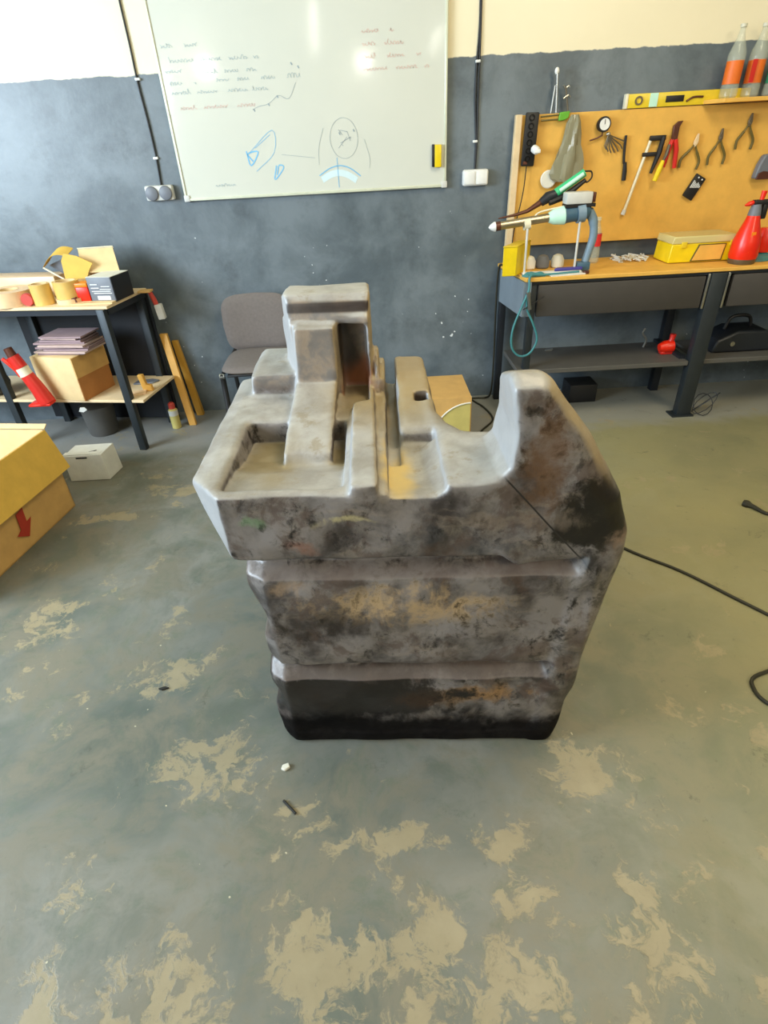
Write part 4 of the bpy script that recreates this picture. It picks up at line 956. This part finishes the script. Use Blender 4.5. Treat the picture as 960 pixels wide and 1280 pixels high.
tag(MB().turn((-1.865, 3.215, LT + .033), (-1.865, 3.245, LT + .033), [(0, .030), (.2, .033), (.8, .033), (1, .030)], 20).build('red_spool', 'red_faded'), 'small round red spool between the peach roll and the upright roll', 'spool')
tag(T(MB().box((pc.x - .92, pc.y + .25, LT + .001), (pc.x - .43, pc.y + .40, LT + .11), bev=.004)).build('pale_box', 'tape_pale'), 'long peach box lying at the back of the side table', 'box')
# open torn carton at the back
oc = thing('torn_carton', 'torn open cardboard carton with curled flaps on the side table', 'carton', (-1.62, 3.46, LT))
T(MB().box((pc.x - .36, pc.y + .31, LT + .001), (pc.x - .15, pc.y + .43, LT + .125))).build('body', 'cardboard', oc, bev=.002)
def sheet(P, th=.004):
    """a bent card strip: list of (left point, right point) rows with thickness"""
    vs = []; fs = []
    rows = [(Vector(a_), Vector(b_)) for a_, b_ in P]
    for a_, b_ in rows: vs += [a_, b_]
    nrm = (rows[0][1] - rows[0][0]).cross(rows[1][0] - rows[0][0]).normalized() * th; k0 = len(vs)
    vs += [v + nrm for v in vs[:k0]]
    for i in range(len(rows) - 1):
        k = 2 * i; fs += [(k, k + 1, k + 3, k + 2), (k + k0, k + 2 + k0, k + 3 + k0, k + 1 + k0), (k, k + 2, k + 2 + k0, k + k0), (k + 1, k + 1 + k0, k + 3 + k0, k + 3)]
    e = k0 - 2; fs += [(0, k0, k0 + 1, 1), (e, e + 1, e + 1 + k0, e + k0)]
    return MB().add(vs, fs)
# curled flap: front panel that arches over to the left, grey inside
curl = []
for i in range(11):
    a_ = i / 10; xx = -1.655 - .150 * a_; zz = LT + .232 - .055 * a_ ** 2.4 + .018 * math.sin(a_ * PI)
    curl.append(((xx, 3.375, zz - .018), (xx + .012, 3.455, zz + .010)))
sheet(curl).build('curled_flap', 'cardboard_yellow', oc)
MB().prism([(-1.795, LT + .168), (-1.70, LT + .200), (-1.665, LT + .195), (-1.67, LT + .115), (-1.72, LT + .115)], 'y', 3.430, 3.434).build('inner_lining', 'grey_plastic', oc)
MB().tube([(-1.802, 3.378, LT + .165), (-1.705, 3.378, LT + .098)], .005).build('torn_edge', 'cream', oc)
MB().prism([(-1.700, LT + .10), (-1.690, LT + .195), (-1.665, LT + .232), (-1.60, LT + .215), (-1.525, LT + .175), (-1.555, LT + .14), (-1.58, LT + .10)], 'y', 3.372, 3.377).build('front_flap', 'cardboard_yellow', oc)
sheet([((-1.60, 3.38, LT + .125), (-1.40, 3.40, LT + .12)), ((-1.62, 3.46, LT + .235), (-1.435, 3.48, LT + .235))]).build('back_flap', 'cardboard_pale', oc)
sheet([((-1.62, 3.462, LT + .234), (-1.43, 3.482, LT + .234)), ((-1.62, 3.452, LT + .245), (-1.43, 3.472, LT + .245))]).build('flap_edge', 'cream', oc)
# grey printed box and orange box
pbx = thing('printed_box', 'grey and black product box with pale print on the side table', 'box', (-1.41, 3.28, LT))
k = MB().box((-1.515, 3.215, LT + .001), (-1.375, 3.40, LT + .125), bev=.002); pbb = k.build('body', 'grey_plastic', pbx)
MB().box((-1.3745, 3.216, LT + .002), (-1.371, 3.399, LT + .124)).build('black_side', 'black', pbx)
MB().box((-1.515, 3.215, LT + .1255), (-1.371, 3.40, LT + .1275)).build('top_face', 'white_foam', pbx)
for i, (u0, u1, zz, hz) in enumerate([(-1.50, -1.46, .088, .004), (-1.50, -1.455, .070, .004), (-1.50, -1.39, .054, .003), (-1.49, -1.385, .044, .003), (-1.44, -1.39, .078, .003), (-1.475, -1.40, .012, .020), (-1.45, -1.385, .064, .003)]):
    MB().box((u0, 3.2135, LT + zz), (u1, 3.2155, LT + zz + hz)).build('print_line', 'white_plastic', pbb)
spin(pbx, R(-10))
obx = thing('orange_box', 'small red and orange box between the tape rolls and printed box', 'box', (-1.56, 3.27, LT))
MB().box((-1.597, 3.235, LT + .001), (-1.530, 3.32, LT + .078), bev=.003).build('body', 'red_bright', obx); MB().box((-1.597, 3.235, LT + .0785), (-1.530, 3.32, LT + .098), bev=.003).build('lid', 'orange', obx)
tag(MB().box((-1.62, 3.17, LT + .0005), (-1.39, 3.23, LT + .008), rot=(0, 0, R(-3))).build('wood_ruler', 'cardboard_pale'), 'flat wooden slat lying at the front edge of the side table', 'slat')
tag(MB().prism([(-1.63, LT), (-1.62, LT + .03), (-1.60, LT + .034), (-1.595, LT)], 'y', 3.205, 3.228).build('dark_clip', 'brown_tool'), 'small dark clip in front of the orange box', 'clip')
# hanging brush at the table end
br = thing('hanging_brush', 'small red and white brush hanging off the right end of the side table', 'brush', (-1.30, 3.47, .70))
MB().box((-1.335, 3.40, LT + .0005), (-1.265, 3.46, LT + .010)).build('hook_strip', 'cardboard', br)
MB().tube([(-1.288, 3.455, LT), (-1.276, 3.466, .79), (-1.268, 3.466, .755)], [.012, .015, .013], 10).build('handle', 'red_faded', br)
k = MB().box((-1.278, 3.448, .682), (-1.236, 3.486, .768), bev=.006); k.rotate((0, R(-6), 0), (-1.257, 3.466, .72)); k.build('head', 'white_dirty', br)
# lower shelf things
LS = .322
bxl = thing('tan_carton', 'tan cardboard carton with darker right side on the lower shelf of the side table', 'carton', (-1.75, 3.34, LS))
def T2(mb): mb.rotate((0, 0, R(-17)), (-1.700, 3.128, 0)); return mb
T2(MB().box((-1.985, 3.130, LS + .001), (-1.704, 3.40, .575), bev=.003)).build('body', 'cardboard_pale', bxl)
T2(MB().box((-1.7038, 3.132, LS + .001), (-1.700, 3.398, LS + .135))).build('lower_side', 'cardboard_brown', bxl); T2(MB().box((-1.7038, 3.128, LS + .136), (-1.696, 3.402, .574))).build('upper_side', 'cardboard', bxl)
r_ = random.Random(3)
for i in range(9):
    k = T(MB().box((-1.92 + r_.uniform(-.03, .03), 3.14 + r_.uniform(-.01, .02), .577 + i * .0115), (-1.64 + r_.uniform(-.04, .03), 3.33, .5862 + i * .0115), rot=(R(r_.uniform(-.6, .6)), 0, R(r_.uniform(-5, 5)))))
    o = k.build('paper_sheet', ['paper_mauve', 'skin_paper', 'paper_mauve'][i % 3])
    tag(o, ['lowest mauve paper sheet lying directly on the tan carton', 'topmost mauve paper sheet of the stack on the tan carton', 'mauve paper sheet in the middle of the stack on the tan carton'][0 if i == 0 else 1 if i == 8 else 2], 'paper', 'paper sheets stacked on the tan carton')
rg = thing('red_gun_tool', 'red sealant gun with a white band standing on the lower shelf', 'tool', (-1.98, 3.14, LS))
MB().tube([(-1.912, 3.12, .335), (-1.935, 3.12, .42), (-1.965, 3.12, .50)], [.046, .040, .036], 14).build('body', 'red', rg)
MB().box((-2.005, 3.08, LS + .001), (-1.88, 3.16, .338), bev=.006).build('foot', 'red_bright', rg)
MB().tube([(-1.967, 3.12, .50), (-1.980, 3.12, .545)], .036, 14).build('band', 'cream', rg)
MB().tube([(-1.980, 3.12, .545), (-2.003, 3.12, .61)], [.036, .034], 14).build('neck', 'red', rg)
MB().tube([(-2.000, 3.12, .60), (-2.012, 3.12, .655)], [.026, .022], 12).build('top_cap', 'brown_tool', rg)
MB().tube([(-2.05, 3.10, .605), (-2.00, 3.10, .54), (-1.99, 3.10, .50)], [.010, .013, .010], 10).build('lever', 'red_bright', rg)
# dark clutter at far left of the shelf
dm = thing('dark_bag', 'dark rounded tool bag in the shade at the left of the lower shelf', 'bag', (-2.2, 3.2, LS))
MB().ball((-2.33, 3.33, LS + .075), (.11, .09, .074), 20).build('bag', 'black_gloss', dm); MB().tube(smoothpath([(-2.39, 3.29, LS + .12), (-2.34, 3.27, LS + .17), (-2.28, 3.29, LS + .12)]), .008).build('handle', 'steel', dm)
# things at the right end of the lower shelf
ws = thing('wooden_offcut', 'small pale wooden offcut standing on the end of the lower shelf', 'offcut', (-1.36, 3.30, LS))
MB().prism([(-1.395, LS + .001), (-1.40, LS + .03), (-1.41, LS + .10), (-1.38, LS + .10), (-1.372, LS + .04), (-1.345, LS + .035), (-1.34, LS + .001)], 'y', 3.24, 3.27).build('block', 'pine', ws, bev=.003)
MB().box((-1.45, 3.18, LS + .001), (-1.37, 3.235, LS + .012), rot=(0, 0, R(12))).build('slip', 'tape_pale', ws)
tag(MB().prism([(-1.50, 3.36), (-1.38, 3.37), (-1.35, 3.41), (-1.40, 3.44), (-1.49, 3.42)], 'z', LS + .001, LS + .010).build('grey_glove', 'grey_plastic', bev=.003), 'flat grey glove at the back of the lower shelf', 'glove')
tag(MB().turn((-1.80, 3.42, 0), (-1.80, 3.42, .19), [(0, .085), (.1, .09), (1, .10)], 24).build('grey_bucket', 'shelf_grey'), 'dim grey bucket on the floor under the side table', 'bucket')
tag(MB().prism([(-1.745, .272), (-1.73, .296), (-1.705, .296), (-1.695, .280), (-1.72, .266)], 'y', 3.105, 3.108).build('paper_tag', 'white_dirty'), 'small pale paper tag stuck under the front edge of the lower shelf', 'tag')

# planks leaning on the wall
p1 = MB().add([(-1.345, 3.585, .56), (-1.300, 3.585, .56), (-1.205, 3.44, 0), (-1.250, 3.44, 0), (-1.345, 3.612, .56), (-1.300, 3.612, .56), (-1.205, 3.467, 0), (-1.250, 3.467, 0)],
              [(0, 1, 2, 3), (4, 7, 6, 5), (0, 4, 5, 1), (1, 5, 6, 2), (2, 6, 7, 3), (3, 7, 4, 0)])
tag(p1.build('leaning_plank', 'pine', bev=.002), 'long honey plank leaning on the wall beside the side table', 'plank')
p2 = MB().add([(-1.300, 3.640, .50), (-1.262, 3.640, .50), (-1.195, 3.60, .0), (-1.240, 3.60, .0), (-1.300, 3.666, .50), (-1.262, 3.666, .50), (-1.195, 3.640, .0), (-1.240, 3.640, .0)],
              [(0, 1, 2, 3), (4, 7, 6, 5), (0, 4, 5, 1), (1, 5, 6, 2), (2, 6, 7, 3), (3, 7, 4, 0)])
tag(p2.build('leaning_plank', 'pine_dark', bev=.002), 'shorter darker plank leaning behind the long honey plank', 'plank')
cn_ = thing('spray_can', 'small spray can with a pink cap standing by the leaning planks', 'spray can', (-1.325, 3.42, 0))
MB().turn((-1.325, 3.42, .0), (-1.325, 3.42, .135), [(0, .026), (.03, .029), (.92, .029), (1, .020)], 20).build('can', 'sand_yellow', cn_)
MB().turn((-1.325, 3.42, .135), (-1.325, 3.42, .175), [(0, .020), (.8, .020), (1, .012)], 16).build('cap', 'red_faded', cn_)
MB().turn((-1.325, 3.42, .09), (-1.325, 3.42, .125), [(0, .0297), (1, .0297)], 20, caps=False).build('label_band', 'white_dirty', cn_)

# ------------------------------------------------------------------ white carton and big yellow carton on the floor
wc = thing('white_carton', 'small white carton on the floor behind the large yellow carton', 'carton', (-1.62, 2.83, 0))
MB().prism([(-1.735, 0), (-1.765, .155), (-1.568, .160), (-1.500, 0)][::1], 'y', 2.752, 2.758).build('front', 'card_white', wc)
MB().add([(-1.735, 2.76, .001), (-1.515, 2.76, .001), (-1.495, 2.90, .001), (-1.72, 2.90, .001), (-1.730, 2.76, .155), (-1.520, 2.76, .158), (-1.505, 2.90, .158), (-1.72, 2.90, .155)],
         [(0, 3, 2, 1), (4, 5, 6, 7), (0, 1, 5, 4), (1, 2, 6, 5), (2, 3, 7, 6), (3, 0, 4, 7)]).build('body', 'card_white', wc, bev=.003)
for o_ in list(wc.children):
    if o_.name.startswith('front'): bpy.data.objects.remove(o_)
MB().box((-1.66, 2.757, .138), (-1.60, 2.7595, .146)).build('handle_slot', 'steel_dark', wc)
MB().box((-1.60, 2.80, .1585), (-1.56, 2.806, .1605), rot=(0, 0, R(30))).build('tear', 'steel_dark', wc)
MB().box((-1.73, 2.765, .1585), (-1.53, 2.80, .1605)).build('lid_flap', 'card_white', wc)

bc_ = thing('large_yellow_carton', 'large open yellow-brown carton with a red arrow at the left edge', 'carton', (-1.9, 2.2, 0))
# the right side's foot runs from the far corner to the near corner; the body leans out a little; the flap folds outward over it
F0 = Vector((-1.60, 2.50, 0)); N0 = Vector((-1.72, 1.70, 0)); HB = .30; BW = .75
ax = (N0 - F0).normalized(); lft = Vector((ax.y, -ax.x, 0)); lft = lft if lft.x < 0 else -lft
def quad(nm, P, th, mat, par):
    P = [Vector(p) for p in P]; nn = (P[1] - P[0]).cross(P[3] - P[0]).normalized() * th
    return MB().add(P + [p + nn for p in P], [(0, 1, 2, 3), (4, 7, 6, 5), (0, 4, 5, 1), (1, 5, 6, 2), (2, 6, 7, 3), (3, 7, 4, 0)]).build(nm, mat, par)
up = Vector((0, 0, 1)); HT = .43
F1, N1 = F0 - lft * .0 + up * HT, N0 + up * HT
quad('side', [F0, N0, N1, F1], .006, 'cardboard', bc_)
quad('side', [F0 + lft * BW, F0, F1, F1 + lft * BW], .006, 'cardboard_pale', bc_)
quad('side', [N0, N0 + lft * BW, N1 + lft * BW, N1], .006, 'cardboard', bc_)
quad('side', [N0 + lft * BW, F0 + lft * BW, F1 + lft * BW, N1 + lft * BW], .006, 'cardboard', bc_)
quad('bottom', [F0 + up * .001, F0 + lft * BW + up * .001, N0 + lft * BW + up * .001, N0 + up * .001], .005, 'cardboard', bc_)
out = -lft
quad('flap', [F1 + out * .004, N1 + out * .004, N1 + out * .050 - up * .205 + ax * .02, F1 + out * .050 - up * .205 - ax * .01], -.005, 'cardboard_yellow', bc_)
fb = F1 - ax * .004
quad('flap', [fb + lft * BW, fb, fb - ax * -.0 + Vector((0, .03, .012)), fb + lft * BW + Vector((0, .03, .012))], .005, 'cardboard_pale', bc_)
# red arrow printed on the side, pointing down toward the near corner
def on(u, z_): return F0 + (N0 - F0) * u + up * z_ + out * .0075
ar = [(.455, .185), (.395, .195), (.405, .125), (.365, .130), (.43, .055), (.505, .095), (.465, .110)]
M['arrow_red'] = simple('arrow_red', C(172, 52, 30), .7)
k = MB(); pts = [on(*p) for p in ar]; k.add(pts + [p + out * .0008 for p in pts], [tuple(range(7)), tuple(range(7, 14))[::-1]] + [(i, (i + 1) % 7, 7 + (i + 1) % 7, 7 + i) for i in range(7)]); k.build('printed_arrow', 'arrow_red', bc_)
